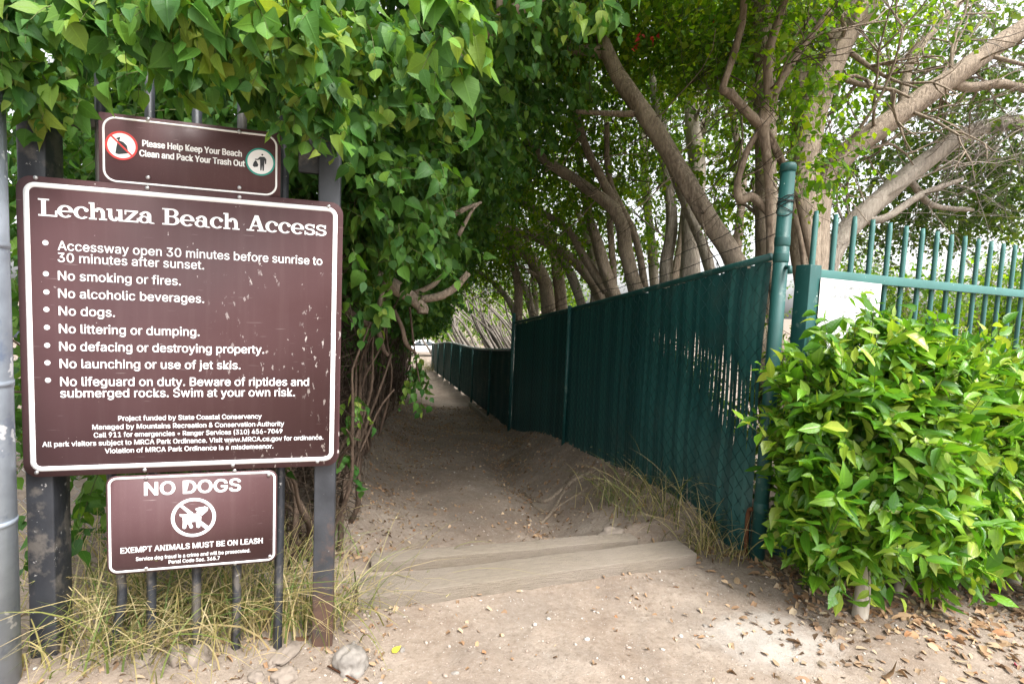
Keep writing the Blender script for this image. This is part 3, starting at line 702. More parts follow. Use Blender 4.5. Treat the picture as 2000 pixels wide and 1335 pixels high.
mb = MB(); mb.tube([fp(.05, .33, .02), fp(.085, .28, .02), fp(.08, .0, .02)], .014, 10, sub=4); mb.build('tension_bar', M_RUST, cpo)
mb = MB(); mb.tube([fp(-.045, 1.9), fp(-.075, 1.9), fp(-.08, 1.86)], .014, 8); mb.build('hinge_bracket', M_GREEN, cpo)
mb = MB()
for k_ in range(7):
    z0 = 2.26+.012*k_+rng.normal(0, .006); a = np.linspace(0, 2*np.pi, 22); tl_ = rng.normal(0, .02, 2)
    mb.tube(np.stack([.047*np.cos(a), .047*np.sin(a), z0+tl_[0]*np.cos(a)+tl_[1]*np.sin(a)], 1), .0024, 5)
mb.build('wire_wrapping', M_WIRE, cpo)
for s_ in (np.linalg.norm(np.array([.715, 6.3])-A0), FL):
    mb = MB(); h_ = TOPZ(s_)+(.03 if s_ < FL else .16); mb.tube([fp(s_, BOTZ(s_)-.1, .028), fp(s_, h_, .028)], .024 if s_ < FL else .03, 14); mb.build('line_post', M_GREEN, nf, True)
mb = MB()
for k_, (dz0, dz1) in enumerate([(.28, .10), (.14, .05)]):
    pts = [np.array(fp(.0, 2.26-.13*k_+.0, 0))]
    for j in range(1, 30):
        f_ = j/29; pts.append(np.array(fp(FL*f_, TOPZ(FL*f_)+dz0*(1-f_)+dz1*f_-.10*math.sin(f_*6.3)**2*.4+rng.normal(0, .006), rng.normal(0, .01))))
    mb.tube(pts, .0028, 5)
    for j in range(1, 120):
        f_ = j/120*29; a_ = int(f_); q = pts[a_]+(pts[min(a_+1, 29)]-pts[a_])*(f_-a_); d_ = rng.normal(0, 1, 3); d_ = d_/np.linalg.norm(d_)*.017
        mb.tube([q-d_, q+d_], .0013, 3)
mb.build('barbed_wire', M_WIRE, nf)

# ------------------------------------------------------------------ lower fence further down the path
C0 = np.array([-4.40, 28.0]); F2L = np.linalg.norm(C0-B0); F2D = (C0-B0)/F2L
ff = empty('screened_fence', (B0[0], B0[1], 0)); tag(ff, 'lower faded green screened fence continuing down the path to the car', 'fence')
F2N = np.array([-F2D[1], F2D[0]]); F2N = -F2N if F2N[0] > 0 else F2N
def gp(s, z, off=0): q = F2D*s+F2N*off; return (q[0], q[1], z)
T2 = lambda s: .855-(1.50)*s/F2L-.05*math.sin(s/F2L*9)
B2 = lambda s: base_z(B0[1]+F2D[1]*s)-.06
mb = MB(); V = []; ns = 260; nz = 8
for i in range(ns+1):
    s = F2L*i/ns
    for j in range(nz+1):
        z = B2(s)+(T2(s)-.02-B2(s))*j/nz; V.append(gp(s, z, .012*math.sin(s*2.3+j)+.02*math.sin(s*11)*.4))
mb.add(V, [[i*(nz+1)+j, (i+1)*(nz+1)+j, (i+1)*(nz+1)+j+1, i*(nz+1)+j+1] for i in range(ns) for j in range(nz)])
mb.build('screen', M_SCREEN, ff)
ch = []; s = .03; i = 0
while s < 9:
    nzz = 24; z = np.linspace(T2(s)-.02, B2(s)+.03, nzz); ds = np.where(np.arange(nzz) % 2 == 0, -1, 1)*.03*(1 if i % 2 == 0 else -1)
    ch.append(np.stack([F2D[0]*(s+ds)+F2N[0]*.03, F2D[1]*(s+ds)+F2N[1]*.03, z], 1)); s += .06; i += 1
twigs_mesh('chain_link_mesh', np.array(ch), .0026, 1.0, M_GREEN, ff)
mb = MB(); mb.tube([gp(F2L*i/12, T2(F2L*i/12), .03) for i in range(13)], .024, 10, sub=3); mb.build('top_rail', basic('bare_rail', (.36, .40, .40), .5, .5, .3, .2), ff, True)
for s_ in (1.9, 4.3, 6.8, 9.3, 12, 15, 18):
    mb = MB(); mb.tube([gp(s_, B2(s_)-.1, .045), gp(s_, T2(s_)-.01, .045)], .026, 10); mb.build('line_post', M_GREEN, ff, True)
# weathered edging board at its foot
mb = MB(); pa = atz(905, 785, -.62); pb = atz(968, 822, -.45)
pa = np.array([*(B0+F2D*3.9+F2N*.14), 0]); pb = np.array([*(B0+F2D*1.3+F2N*.16), 0]); L_ = 2.6
o = None
ed = MB(); ed.box((0, 0, 0), (L_, .05, .12), 0, .006); o = ed.build('edging_board', M_TIMBER); mid_ = (pa+pb)/2
o.location = (mid_[0], mid_[1], hz(mid_[0], mid_[1])+.035); o.rotation_euler = (0, -.078, math.atan2(pb[1]-pa[1], pb[0]-pa[0])); tag(o, 'weathered edging board lying at the foot of the screened fence', 'board')

# ------------------------------------------------------------------ green picket fence on the right
PA = np.array([1.90, 3.30]); PD = np.array([2.177, 1.0]); PD = PD/np.linalg.norm(PD); PN = np.array([PD[1], -PD[0]])
pf = empty('picket_fence', (PA[0], PA[1], 0), math.atan2(PD[1], PD[0])); tag(pf, 'green metal picket fence with spear tips behind the clipped shrub', 'fence')
def pu(x, y, off=0):
    d = ray(x, y); n3 = np.array([PN[0], PN[1], 0]); o_ = np.array([PA[0], PA[1], 0])+n3*off; k_ = ((o_-CAM)@n3)/(d@n3); p = CAM+d*k_-o_
    return float(p[0]*PD[0]+p[1]*PD[1]), float(p[2])
sp_, zp_ = pu(1583, 517); zrail = pu(1700, 540)[1]
mb = MB(); mb.box((.0, .03, zp_/2-.05), (.105, .105, zp_+.1), 0, .004); mb.build('post', M_GREEN, pf)
LEN = 5.2
zr1 = pu(1800, 553)[1]; zr1 = (zr1+pu(1950, 571)[1])/2
mb = MB(); mb.box((LEN/2+.055, .0, zr1), (LEN, .04, .062), 0, .003); mb.build('rail', M_GREEN_LIGHT, pf)
mb = MB(); mb.box((LEN/2+.055, .0, .22), (LEN, .04, .06), 0, .003); mb.build('rail', M_GREEN_LIGHT, pf)
tipx = [1602, 1639, 1676, 1709, 1740, 1772, 1803, 1830, 1860, 1887, 1914, 1940, 1967, 1990]
ss = [pu(x, 440+(x-1602)*.19)[0] for x in tipx]; stp = (ss[-1]-ss[0])/13
ztip = np.mean([pu(x, 405+(x-1602)*.193)[1] for x in tipx])
for k_ in range(27):
    s_ = ss[0]+stp*k_+float(rng.normal(0, .003)) if k_ else ss[0]
    hgt = ztip+float(rng.normal(0, .004)); q = .0125
    m2 = MB(); V = []
    for zz, w_ in ((.08, q), (hgt-.055, q), (hgt, .003)):
        V += [(s_-w_, .034-q, zz), (s_+w_, .034-q, zz), (s_+w_, .034+q, zz), (s_-w_, .034+q, zz)]
    m2.add(V, [[4*j+a, 4*j+(a+1) % 4, 4*j+4+(a+1) % 4, 4*j+4+a] for j in range(2) for a in range(4)]+[[0, 3, 2, 1], [8, 9, 10, 11]])
    m2.build('picket', M_GREEN_LIGHT, pf)
# notice
nx0, nz0 = pu(1603, 542, .03); nx1, nz1 = pu(1722, 556, .03); _, nzb = pu(1600, 655, .03)
nw = nx1-nx0
no = empty('notice_sheet', (PA[0]+PN[0]*.03+PD[0]*nx0, PA[1]+PN[1]*.03+PD[1]*nx0, nz0), math.atan2(PD[1], PD[0])); tag(no, 'white paper permit notice fixed under the green fence rail', 'notice')
NH = max(nw*1.3, nz0-nzb+.1)
mb = MB(); V = []
for i in range(9):
    for j in range(9): V.append((nw*i/8, .004*math.sin(i*.9)*math.sin(j*.5)-.002, -NH*j/8-.006*i/8))
mb.add(V, [[i*9+j, i*9+j+1, (i+1)*9+j+1, (i+1)*9+j] for i in range(8) for j in range(8)]); mb.build('paper', basic('white_paper', (.64, .64, .63), .7, .2, 0, .04), no)
M_GREYINK = basic('grey_ink', (.06, .06, .065), .7, .2, 0, .1)
mb = MB()
for body, zz, a_, b_ in (('NOTICE OF APPLICATION FOR', -.10, .2, .82), ('COASTAL DEVELOPMENT PERMIT', -.19, .16, .86)):
    V, Fc = text_np(body, nw*a_, nw*b_, nw*zz, nw*.045, .0); V[:, 1] = -.0085; mb.add(V, Fc)
for k_ in range(14):
    zz = -nw*(.27+.06*k_); x = nw*.08
    while x < nw*.92*(1 if k_ % 4 else .6):
        l_ = float(rng.uniform(.02, .08))*nw; mb.add([(x, -.0085, zz), (x+l_, -.0085, zz), (x+l_, -.0085, zz+.0035), (x, -.0085, zz+.0035)], [[0, 1, 2, 3]]); x += l_+.012*nw
mb.build('lettering', M_GREYINK, no)

# ------------------------------------------------------------------ clipped shrubs on the right
rng = np.random.default_rng(5)
def shrub(label, base, tr, clumps, mat, size, group, seed, extra=None, nl=7):
    rg = np.random.default_rng(seed); root = empty('clipped_shrub', tuple(base)); tag(root, label, 'shrub', group)
    if tr:
        mb = MB(); mb.tube([(0, 0, -.1), (tr[1], .01, .15), (tr[1]*1.6, .05, .4), (tr[1]*2, .16, .8)], [tr[0]*1.12, tr[0], tr[0]*.9, tr[0]*.6], 16, True, .12, sub=5)
        for q in range(9):
            a = rg.uniform(0, 6.28); e = np.array([.2*math.cos(a), .15+.2*math.sin(a), rg.uniform(.6, 1.0)])
            mb.tube([(tr[1]*1.5, .03, .3+.05*q), tuple(e*.5+np.array([0, 0, .15])), tuple(e)], [tr[0]*.22, tr[0]*.14, .002], 7, sub=3)
        mb.build('trunk', M_FICBARK, root, True)
    bl = [(np.array(c_)-np.array(base), r_, n_*1.12) for c_, r_, n_ in clumps]
    bl = bl+[(c_+np.array(r_)*rg.uniform(-.9, .9, 3)*np.array([1, .6, 1]), (.10, .10, .10), 9) for c_, r_, n_ in bl for _ in range(3)]
    foliage('foliage', rg, bl, .19, nl, size, 'elliptic', mat, root, M_GREENSTEM, droop=-.28, leafdroop=-.02, outw=1.25, twr=.0026)
    return root
SGp = 'clipped shrubs in front of the green picket fence'
b1 = atz(1678, 1205, .02); b1[2] = hz(b1[0], b1[1])
shrub('glossy clipped shrub on a thick pale trunk beside the corner post', b1, (.034, .012),
      [((1.93, 2.74, .56), (.36, .34, .36), 200), ((1.93, 2.76, 1.0), (.34, .34, .34), 190), ((1.98, 2.84, 1.27), (.34, .30, .2), 120), ((2.22, 2.80, .60), (.36, .34, .40), 190), ((2.2, 2.8, 1.1), (.32, .34, .32), 150), ((2.3, 2.9, 1.32), (.32, .3, .16), 90), ((1.82, 2.78, .42), (.2, .24, .2), 45), ((1.82, 2.82, .85), (.22, .28, .34), 80)],
      M_L_FICUS, .126, SGp, 31)
b2 = atz(1752, 1165, .02); b2[2] = hz(b2[0], b2[1])
shrub('clipped shrub on a thinner trunk, right behind the thick-trunked one', b2, (.022, .01),
      [((2.48, 2.95, .54), (.36, .36, .36), 190), ((2.5, 2.98, 1.02), (.36, .34, .28), 160), ((2.6, 3.05, 1.22), (.36, .3, .14), 80), ((2.75, 3.05, .7), (.36, .36, .4), 150)],
      M_L_FICUS, .124, SGp, 32)
b3 = np.array([3.15, 3.05, hz(3.15, 3.05)])
shrub('yellow-green young clipped shrub at the right end of the shrub row', b3, (.03, .01),
      [((3.05, 2.95, .6), (.42, .40, .38), 220), ((3.05, 3.02, 1.05), (.42, .40, .24), 190), ((3.5, 3.1, .75), (.45, .4, .5), 170)],
      M_L_FICUS_LIGHT, .122, SGp, 33)

# ------------------------------------------------------------------ trees behind the fence
def pth(L): 
    P = [at(x, y, Y) for x, y, Y, w_ in L]; r_ = [w_/F*Y/2 for x, y, Y, w_ in L]; return np.array(P), np.array(r_)
def rbranch(mb, rg, p, d, L, r, depth, spread=.6, up=.15, tw=None):
    n = max(4, int(L/.16)); pts = [np.array(p)]; d = np.array(d, float)
    for i in range(n):
        d = d+rg.normal(0, .22, 3)+np.array([0, 0, up*.1]); d /= np.linalg.norm(d); pts.append(pts[-1]+d*L/n)
    rr_ = np.linspace(r, r*.3, n+1)
    if r > .006: mb.tube(pts, rr_, 6)
    else: tw.append((np.array(pts), r))
    if depth > 0:
        for k_ in range(rg.integers(2, 5)):
            j = rg.integers(n//3, n); q = pts[j]; dd = pts[j]-pts[j-1]; dd = dd/np.linalg.norm(dd)+rg.normal(0, spread, 3); dd /= np.linalg.norm(dd)
            rbranch(mb, rg, q, dd, L*rg.uniform(.45, .75), r*.55, depth-1, spread, up, tw)
def resamp(p, m):
    t_ = np.linspace(0, 1, len(p)); u_ = np.linspace(0, 1, m); return np.stack([np.interp(u_, t_, p[:, k_]) for k_ in range(3)], 1)
def tree(name, label, limbs, mat, seed, clumps=(), leafmat=None, leaf=.05, nbr=6, brL=1.0, twmat=None, group='trees leaning over the green fence', cat='tree', nl=7, spl=.3, droop=.35, keep=None, brd=2, kind='small', base=None, dens=3.2, shade_clumps=()):
    rg = np.random.default_rng(seed)
    first = pth(limbs[0]); b0 = first[0][0] if base is None else np.array(base); b0 = b0.copy()
    root = empty(name, tuple(b0)); tag(root, label, cat, group)
    mb = MB(); tw = []
    for i, L in enumerate(limbs):
        P, r_ = pth(L); P = P-b0
        mb.tube(P, r_, 16 if r_[0] > .05 else 8, True, .27 if r_[0] > .03 else .14, sub=10)
        cnt = nbr if i == 0 else max(2, nbr//2)
        for k_ in range(cnt):
            f_ = rg.uniform(.35, 1.0); q, _ = catmull(P, r_, 4); j = int(f_*(len(q)-1)); dd = q[j]-q[max(0, j-1)]; dd = dd/(np.linalg.norm(dd)+1e-6)*.5+rg.normal(0, .6, 3); dd /= np.linalg.norm(dd)
            rbranch(mb, rg, q[j], dd, brL*rg.uniform(.6, 1.3), r_[-1]*rg.uniform(.16, .34), brd, .6, .2, tw)
    mb.build('trunk', mat, root, True)
    if tw:
        paths = np.array([resamp(p, 6) for p, _ in tw]); twigs_mesh('twigs', paths, np.array([r for _, r in tw]), .35, twmat or M_TWIG, root)
    if clumps:
        bl = [(at(x, y, Y)-b0, (rx/F*Y, ry, rz/F*Y), n_) for x, y, Y, rx, ry, rz, n_ in clumps]+[(np.array(c_)-b0, r2, n_) for c_, r2, n_ in shade_clumps]
        foliage('crown', rg, [(a_, b_, c_*dens) for a_, b_, c_ in bl], spl, nl, leaf, kind, leafmat, root, twmat or M_TWIG, droop=droop, leafdroop=.35, outw=.5, twr=.0022, tw_name='sprigs')
    return root
G = 'trees leaning over the green fence'
tree('leaning_tree', 'thick rough trunk leaning left over the green fence with a broken elbow limb', [
    [(1512, 820, 4.3, 43), (1470, 600, 4.35, 42), (1430, 500, 4.4, 39), (1388, 435, 4.5, 37), (1330, 335, 4.7, 34), (1268, 235, 4.9, 33), (1212, 155, 5.1, 31), (1182, 95, 5.2, 29), (1170, 60, 5.25, 13)],
    [(1186, 104, 5.2, 22), (1150, 98, 5.2, 20), (1108, 93, 5.3, 17), (1098, 40, 5.3, 15), (1105, -40, 5.3, 11)],
    [(1240, 222, 4.95, 13), (1190, 222, 5.0, 11), (1125, 218, 5.1, 7)]], M_BARK, 1,
    [(1180, 0, 5.6, 200, .9, 110, 280), (1350, 30, 5.8, 190, .9, 130, 280), (1060, 40, 5.6, 120, .8, 120, 190)], M_L_TREE, .082, 5, .8, shade_clumps=[((2.3, 3.1, 4.5), (.9, .7, .35), 190), ((1.3, 2.5, 4.3), (1.0, .6, .35), 220), ((.1, 2.5, 4.2), (1.0, .6, .35), 220), ((-1.0, 3.0, 4.2), (.8, .6, .35), 150), ((1.7, 3.7, 4.5), (1.0, .7, .4), 190), ((.4, 3.5, 4.35), (1.1, .6, .35), 190), ((.8, 4.3, 4.7), (1.3, .8, .45), 230), ((1.0, 5.2, 5.0), (1.0, .8, .4), 120), ((-.3, 5.4, 5.0), (1.0, .9, .5), 220), ((-.6, 4.3, 4.6), (.9, .7, .4), 170)])  # last list: leaf masses added above view to block sun from the path
_lt = [o for o in COL.objects if o.name.startswith('leaning_tree')][0]; _p = np.array([at(x, y, 5.0) for x, y in ((1250, 70), (1278, 72), (1240, 88), (1420, 32), (1392, 42), (1050, 45))])-np.array(_lt.location)
_fl = np.repeat(_p, 4, 0); _rg = np.random.default_rng(4); leaves('flowers', _rg, _fl+_rg.normal(0, .012, _fl.shape), _rg.normal(0, 1, _fl.shape)+np.array([0, 0, -.6]), _rg.normal(0, 1, _fl.shape), np.full(len(_fl), .05), 'ovate', leaf_mat('red_flower', [(.55, .03, .05), (.65, .07, .06)], .4, .6, vein=False), _lt)
tree('forked_tree', 'brown forked trunk rising over the middle of the green fence', [
    [(1265, 640, 6.2, 29), (1240, 560, 6.2, 28), (1225, 500, 6.2, 26), (1203, 415, 6.3, 24), (1130, 355, 6.5, 20), (1060, 308, 6.7, 17), (1018, 240, 7, 14), (960, 150, 7, 9)],
    [(1232, 520, 6.25, 23), (1200, 400, 6.4, 19), (1150, 300, 6.5, 16), (1120, 200, 6.6, 14), (1100, 60, 6.7, 12)],
    [(1260, 560, 6.4, 14), (1240, 460, 6.5, 14), (1190, 350, 6.6, 12), (1185, 240, 6.6, 9)]], M_BARK, 2,
    [(1030, 150, 6.6, 150, 1.0, 130, 200), (1170, 150, 7, 150, 1.0, 130, 210), (1090, 330, 7.2, 130, 1.0, 90, 120), (1230, 300, 7.4, 120, .8, 110, 120)], M_L_TREE, .082, 6, .9, shade_clumps=[((-.5, 6.8, 5.2), (1.2, 1.0, .5), 170), ((-1.0, 8.4, 5.0), (1.1, 1.0, .5), 120)])  # last list: extra high leaf masses added over the path to darken it
tree('twin_stem_tree', 'slender brown trunk curving left beyond the forked tree', [
    [(1215, 620, 7.6, 29), (1195, 570, 7.6, 26), (1165, 470, 7.6, 20), (1150, 420, 7.7, 17), (1130, 300, 7.8, 14), (1110, 150, 7.9, 12)],
    [(1185, 570, 7.6, 17), (1140, 500, 7.7, 16), (1110, 450, 7.8, 15), (1050, 410, 8, 13), (1000, 390, 8, 9)],
    [(1200, 560, 7.7, 13), (1192, 440, 7.7, 13), (1188, 300, 7.8, 13), (1180, 180, 7.8, 10)]], M_BARK, 3,
    [(1060, 420, 8, 120, 1, 70, 110), (1150, 450, 8.5, 120, 1, 90, 120), (1000, 300, 8, 120, 1, 120, 160)], M_L_TREE, .082, 6, .9, dens=2.3)
tree('pale_tree', 'upright pale grey trunk beyond the fence between the leaning tree and the fork', [
    [(1350, 640, 7.2, 43), (1348, 540, 7.2, 39), (1350, 430, 7.2, 34), (1362, 330, 7.2, 30), (1352, 220, 7.2, 28), (1365, 60, 7.2, 24)],
    [(1300, 620, 7.4, 29), (1302, 520, 7.4, 25), (1312, 420, 7.4, 22), (1296, 300, 7.4, 20), (1290, 150, 7.4, 17)]], M_BARK_PALE, 4,
    [(1330, 210, 8.2, 140, .8, 130, 150), (1400, 330, 8.4, 110, .8, 120, 95), (1270, 430, 8.6, 120, .8, 90, 110), (1180, 430, 9, 120, .8, 90, 100), (1420, 120, 7.4, 130, 1, 120, 150)], M_L_TREE, .082, 8, .9, dens=2.3)
tree('dark_trunk_tree', 'dark upright trunk directly behind the green corner post', [
    [(1520, 840, 4.7, 49), (1503, 560, 4.7, 44), (1496, 400, 4.7, 41), (1496, 200, 4.7, 39), (1488, 0, 4.7, 36), (1480, -100, 4.7, 32)]], M_BARK, 5,
    [(1490, 40, 4.9, 130, .7, 90, 120), (1400, 60, 5.2, 120, .8, 80, 100), (1560, 240, 5, 90, .5, 90, 35), (1450, 330, 5.2, 90, .5, 100, 40)], M_L_TREE, .082, 6, .8)
tree('climbing_vine', 'reddish bare vine stems twisting up around the dark trunk', [
    [(1530, 760, 3.95, 15), (1508, 560, 3.95, 15), (1503, 420, 3.95, 15), (1500, 330, 3.95, 16), (1490, 240, 3.95, 22), (1500, 180, 3.95, 18), (1500, 110, 3.95, 17), (1520, 40, 4, 15), (1545, -40, 4, 13)],
    [(1492, 250, 3.95, 20), (1465, 225, 3.9, 17), (1425, 182, 3.9, 16), (1412, 172, 3.9, 14), (1432, 110, 3.95, 14), (1450, 40, 4, 13), (1452, -30, 4, 12)],
    [(1495, 245, 3.95, 16), (1525, 160, 4, 14), (1570, 90, 4.1, 12), (1620, 20, 4.2, 10)],
    [(1505, 420, 3.98, 14), (1470, 385, 4, 18), (1445, 390, 4, 16), (1442, 350, 4, 14), (1462, 290, 4, 12), (1490, 246, 3.96, 12)],
    [(1600, 580, 4.1, 13), (1580, 480, 4.1, 14), (1562, 400, 4.1, 14), (1545, 350, 4.1, 13), (1500, 270, 4.0, 11)],
    [(1572, 560, 4.1, 10), (1566, 480, 4.1, 10), (1552, 420, 4.1, 10), (1535, 330, 4.05, 10), (1493, 240, 3.98, 9)]], M_BARK_RED, 6,
    [(1470, 110, 4.1, 90, .3, 110, 26), (1550, 200, 4.1, 60, .3, 110, 20), (1600, 330, 4.1, 50, .3, 50, 14)], M_L_TREE, .075, 5, .6, M_TWIG, 'climbing vine stems', 'vine')
tree('broad_tree', 'broad rough trunk leaning right above the first fence pickets', [
    [(1590, 800, 4.9, 54), (1580, 600, 4.9, 50), (1568, 400, 4.9, 50), (1572, 300, 4.9, 52), (1592, 190, 4.9, 54), (1640, 90, 4.95, 50), (1710, -30, 5, 43)],
    [(1566, 330, 4.9, 31), (1560, 200, 5.0, 27), (1580, 60, 5.1, 23), (1600, -40, 5.1, 22)]], M_BARK, 7,
    [(1700, 60, 5.6, 150, .9, 90, 60), (1620, 30, 5.4, 130, .8, 60, 70)], M_L_TREE, .082, 8, 1.0, M_GREYTWIG)
tree('spreading_tree', 'long grey-brown limb sweeping up to the right over the picket fence', [
    [(1598, 800, 5.2, 46), (1590, 560, 5.2, 44), (1595, 420, 5.2, 42), (1630, 325, 5.2, 40), (1740, 235, 5.2, 38), (1860, 152, 5.2, 35), (1990, 62, 5.3, 32), (2120, -20, 5.4, 26)],
    [(1850, 160, 5.2, 20), (1900, 170, 5.3, 18), (1960, 165, 5.4, 16), (2060, 190, 5.5, 12)],
    [(1760, 222, 5.2, 16), (1780, 120, 5.4, 14), (1850, 30, 5.5, 12), (1920, -40, 5.6, 10)]], M_BARK, 8,
    [(1790, 230, 6.4, 130, 1, 90, 75), (1900, 120, 6.2, 130, 1, 90, 75), (1980, 260, 6.2, 110, 1, 110, 95), (1830, 60, 6.6, 120, 1, 60, 45)], M_L_DARK, .085, 16, 1.1, M_GREYTWIG, kind='small', brd=3)
tree('low_limb_tree', 'thinner grey limb slanting right just above the picket tips', [
    [(1585, 820, 5.9, 42), (1592, 600, 5.8, 40), (1625, 490, 5.8, 38), (1690, 415, 5.8, 36), (1790, 328, 5.8, 32), (1900, 256, 5.8, 28), (2020, 236, 5.9, 24), (2120, 225, 6, 18)],
    [(1720, 385, 5.8, 14), (1770, 350, 5.9, 12), (1820, 400, 6, 11), (1900, 410, 6.2, 8)],
    [(1680, 430, 5.8, 16), (1730, 425, 5.7, 14), (1800, 380, 5.7, 12), (1880, 350, 5.7, 8)]], M_BARK_PALE, 9,
    [(1700, 330, 7, 110, 1, 80, 70), (1850, 400, 7, 120, 1, 70, 105), (1960, 380, 6.6, 100, 1, 80, 110), (1700, 450, 7.4, 90, .8, 50, 60), (1880, 300, 7.0, 100, 1, 70, 45)], M_L_DARK, .085, 16, 1.1, M_GREYTWIG, brd=3)
for i, (lab, limbs, cl_s) in enumerate([
    ('slim tan stem rising left of the leaning tree foot', [[(1400, 640, 6.4, 22), (1385, 520, 6.4, 20), (1340, 400, 6.5, 18), (1290, 260, 6.6, 15), (1270, 120, 6.7, 12)]], [(1260, 160, 6.8, 80, .6, 80, 60)]),
    ('slim pale stem crossing behind the leaning tree', [[(1300, 620, 8, 20), (1330, 480, 8, 18), (1345, 360, 8, 16), (1380, 220, 8, 13), (1400, 80, 8, 10)]], [(1390, 230, 8.4, 70, .6, 80, 50)]),
    ('pair of slim stems fanning left behind the line post of the tall fence', [[(1150, 660, 8.5, 20), (1125, 560, 8.5, 18), (1070, 460, 8.6, 15), (990, 350, 8.8, 11), (930, 300, 9, 8)], [(1155, 640, 8.5, 16), (1160, 520, 8.5, 14), (1120, 390, 8.6, 12), (1060, 250, 8.7, 9)]], [(1010, 370, 9, 80, .7, 60, 70), (1100, 320, 9.2, 70, .7, 60, 50)]),
    ('long low stem bending far left over the tall fence', [[(1190, 620, 8.2, 22), (1150, 540, 8.2, 20), (1080, 480, 8.3, 18), (1000, 450, 8.5, 15), (920, 440, 8.8, 10)]], [(960, 470, 9, 70, .7, 40, 50)]),
    ('straight grey stem between the forked tree and the pale tree', [[(1280, 640, 9, 20), (1276, 520, 9, 18), (1262, 380, 9, 16), (1255, 240, 9, 14), (1240, 80, 9, 11)]], [(1240, 320, 9.4, 80, .7, 80, 60)]),
    ('thin tan stem curving right behind the dark trunk', [[(1420, 640, 7.5, 18), (1440, 480, 7.5, 16), (1450, 340, 7.5, 14), (1430, 200, 7.6, 12), (1450, 40, 7.7, 9)]], [(1440, 420, 8, 60, .6, 70, 45)]),
    ('cluster of thin brown stems where the tall fence drops to the lower fence', [[(1050, 690, 10, 16), (1035, 590, 10, 15), (990, 500, 10.2, 12), (930, 420, 10.4, 8)], [(1040, 690, 10.2, 14), (1045, 580, 10.2, 12), (1030, 460, 10.3, 9)], [(1020, 690, 10.1, 12), (1000, 600, 10.1, 11), (950, 540, 10.3, 8), (905, 520, 10.4, 6)]], [(960, 540, 10.6, 60, .7, 40, 60), (1040, 450, 10.6, 60, .7, 60, 50)])]):
    tree('slender_tree', lab, limbs, M_BARK if i % 2 else M_BARK_PALE, 200+i, cl_s, M_L_TREE, .082, 7, .9, dens=2.2)
tree('thin_tree', 'thin bent trunk standing where the tall fence meets the lower one', [
    [(1075, 680, 9.2, 30), (1070, 590, 9.2, 28), (1055, 530, 9.2, 26), (1010, 480, 9.3, 22), (960, 455, 9.4, 16)],
    [(1100, 640, 9.4, 24), (1090, 540, 9.4, 22), (1070, 450, 9.5, 20), (1020, 380, 9.6, 16)],
    [(1010, 650, 9.3, 18), (1012, 560, 9.3, 16), (1000, 500, 9.4, 14), (1005, 420, 9.4, 10)]], M_BARK, 10,
    [(1000, 470, 9.6, 90, 1, 60, 110), (1100, 500, 10, 100, 1, 60, 90), (950, 500, 10, 60, 1, 50, 70), (1050, 560, 10.5, 90, 1, 40, 60)], M_L_TREE, .085, 8, .9)
# dry brush above the lower fence
for i, (lab, x0_, Y0_) in enumerate([('dry grey brush with leaning stems above the near end of the lower fence', 985, 13), ('sparse grey brush leaning left above the middle of the lower fence', 940, 17), ('pale green bush at the far end of the lower fence', 868, 27)]):
    rg = np.random.default_rng(50+i); limbs = []
    for k_ in range(26 if i < 2 else 10):
        x1_ = x0_+rg.uniform(-60, 45); l_ = rg.uniform(60, 130); Yk = Y0_+rg.uniform(-1.5, 2)
        limbs.append([(x1_+l_*.35, 690, Yk, 5), (x1_, 690-l_*.6, Yk, 4), (x1_-l_*rg.uniform(-.1, .8), 690-l_*rg.uniform(1, 1.5), Yk+rg.normal(0, .4), 2.2)])
    tree('dry_brush' if i < 2 else 'pale_bush', lab, limbs, M_GREYTWIG, 60+i, [(x0_, 620, Y0_+1, 70, 1.2, 45, 90), (x0_-30, 570, Y0_+2.5, 80, 1.5, 50, 100)] if i < 2 else [(866, 630, 27, 30, 1.5, 34, 190), (850, 610, 30, 26, 1.5, 30, 120)], M_L_TREE, .09 if i < 2 else .16, 1, .5, M_GREYTWIG, 'brush along the lower fence', 'brush', brd=1, dens=1)
# greenery seen through the pickets
for i, (x, y, Y, rx, rz, n_, lab) in enumerate([(1960, 600, 8.5, 110, 110, 420, 'bright green bush showing between the pickets at the right'), (1760, 600, 8.2, 110, 80, 260, 'sparse bush behind the pickets next to the paper notice'), (2060, 420, 11, 120, 160, 260, 'dark leafy tree beyond the far end of the picket fence'), (1640, 560, 9.5, 80, 110, 160, 'thin leafy bush between the corner post and the broad trunk')]):
    tree('background_bush', lab, [[(x, y+250, Y, 14), (x+5, y+60, Y, 10), (x+12, y-40, Y, 6)], [(x+10, y+200, Y, 10), (x-50, y+20, Y, 7), (x-60, y-60, Y, 4)]], M_BARK, 80+i, [(x, y, Y, rx, .9, rz, n_), (x+rx*.5, y+90, Y-.2, rx, .9, rz, n_*.6)], M_L_TREE if i != 2 else M_L_DARK, .085, 5, .8, M_GREYTWIG, 'bushes beyond the picket fence', 'bush', dens=1.8)
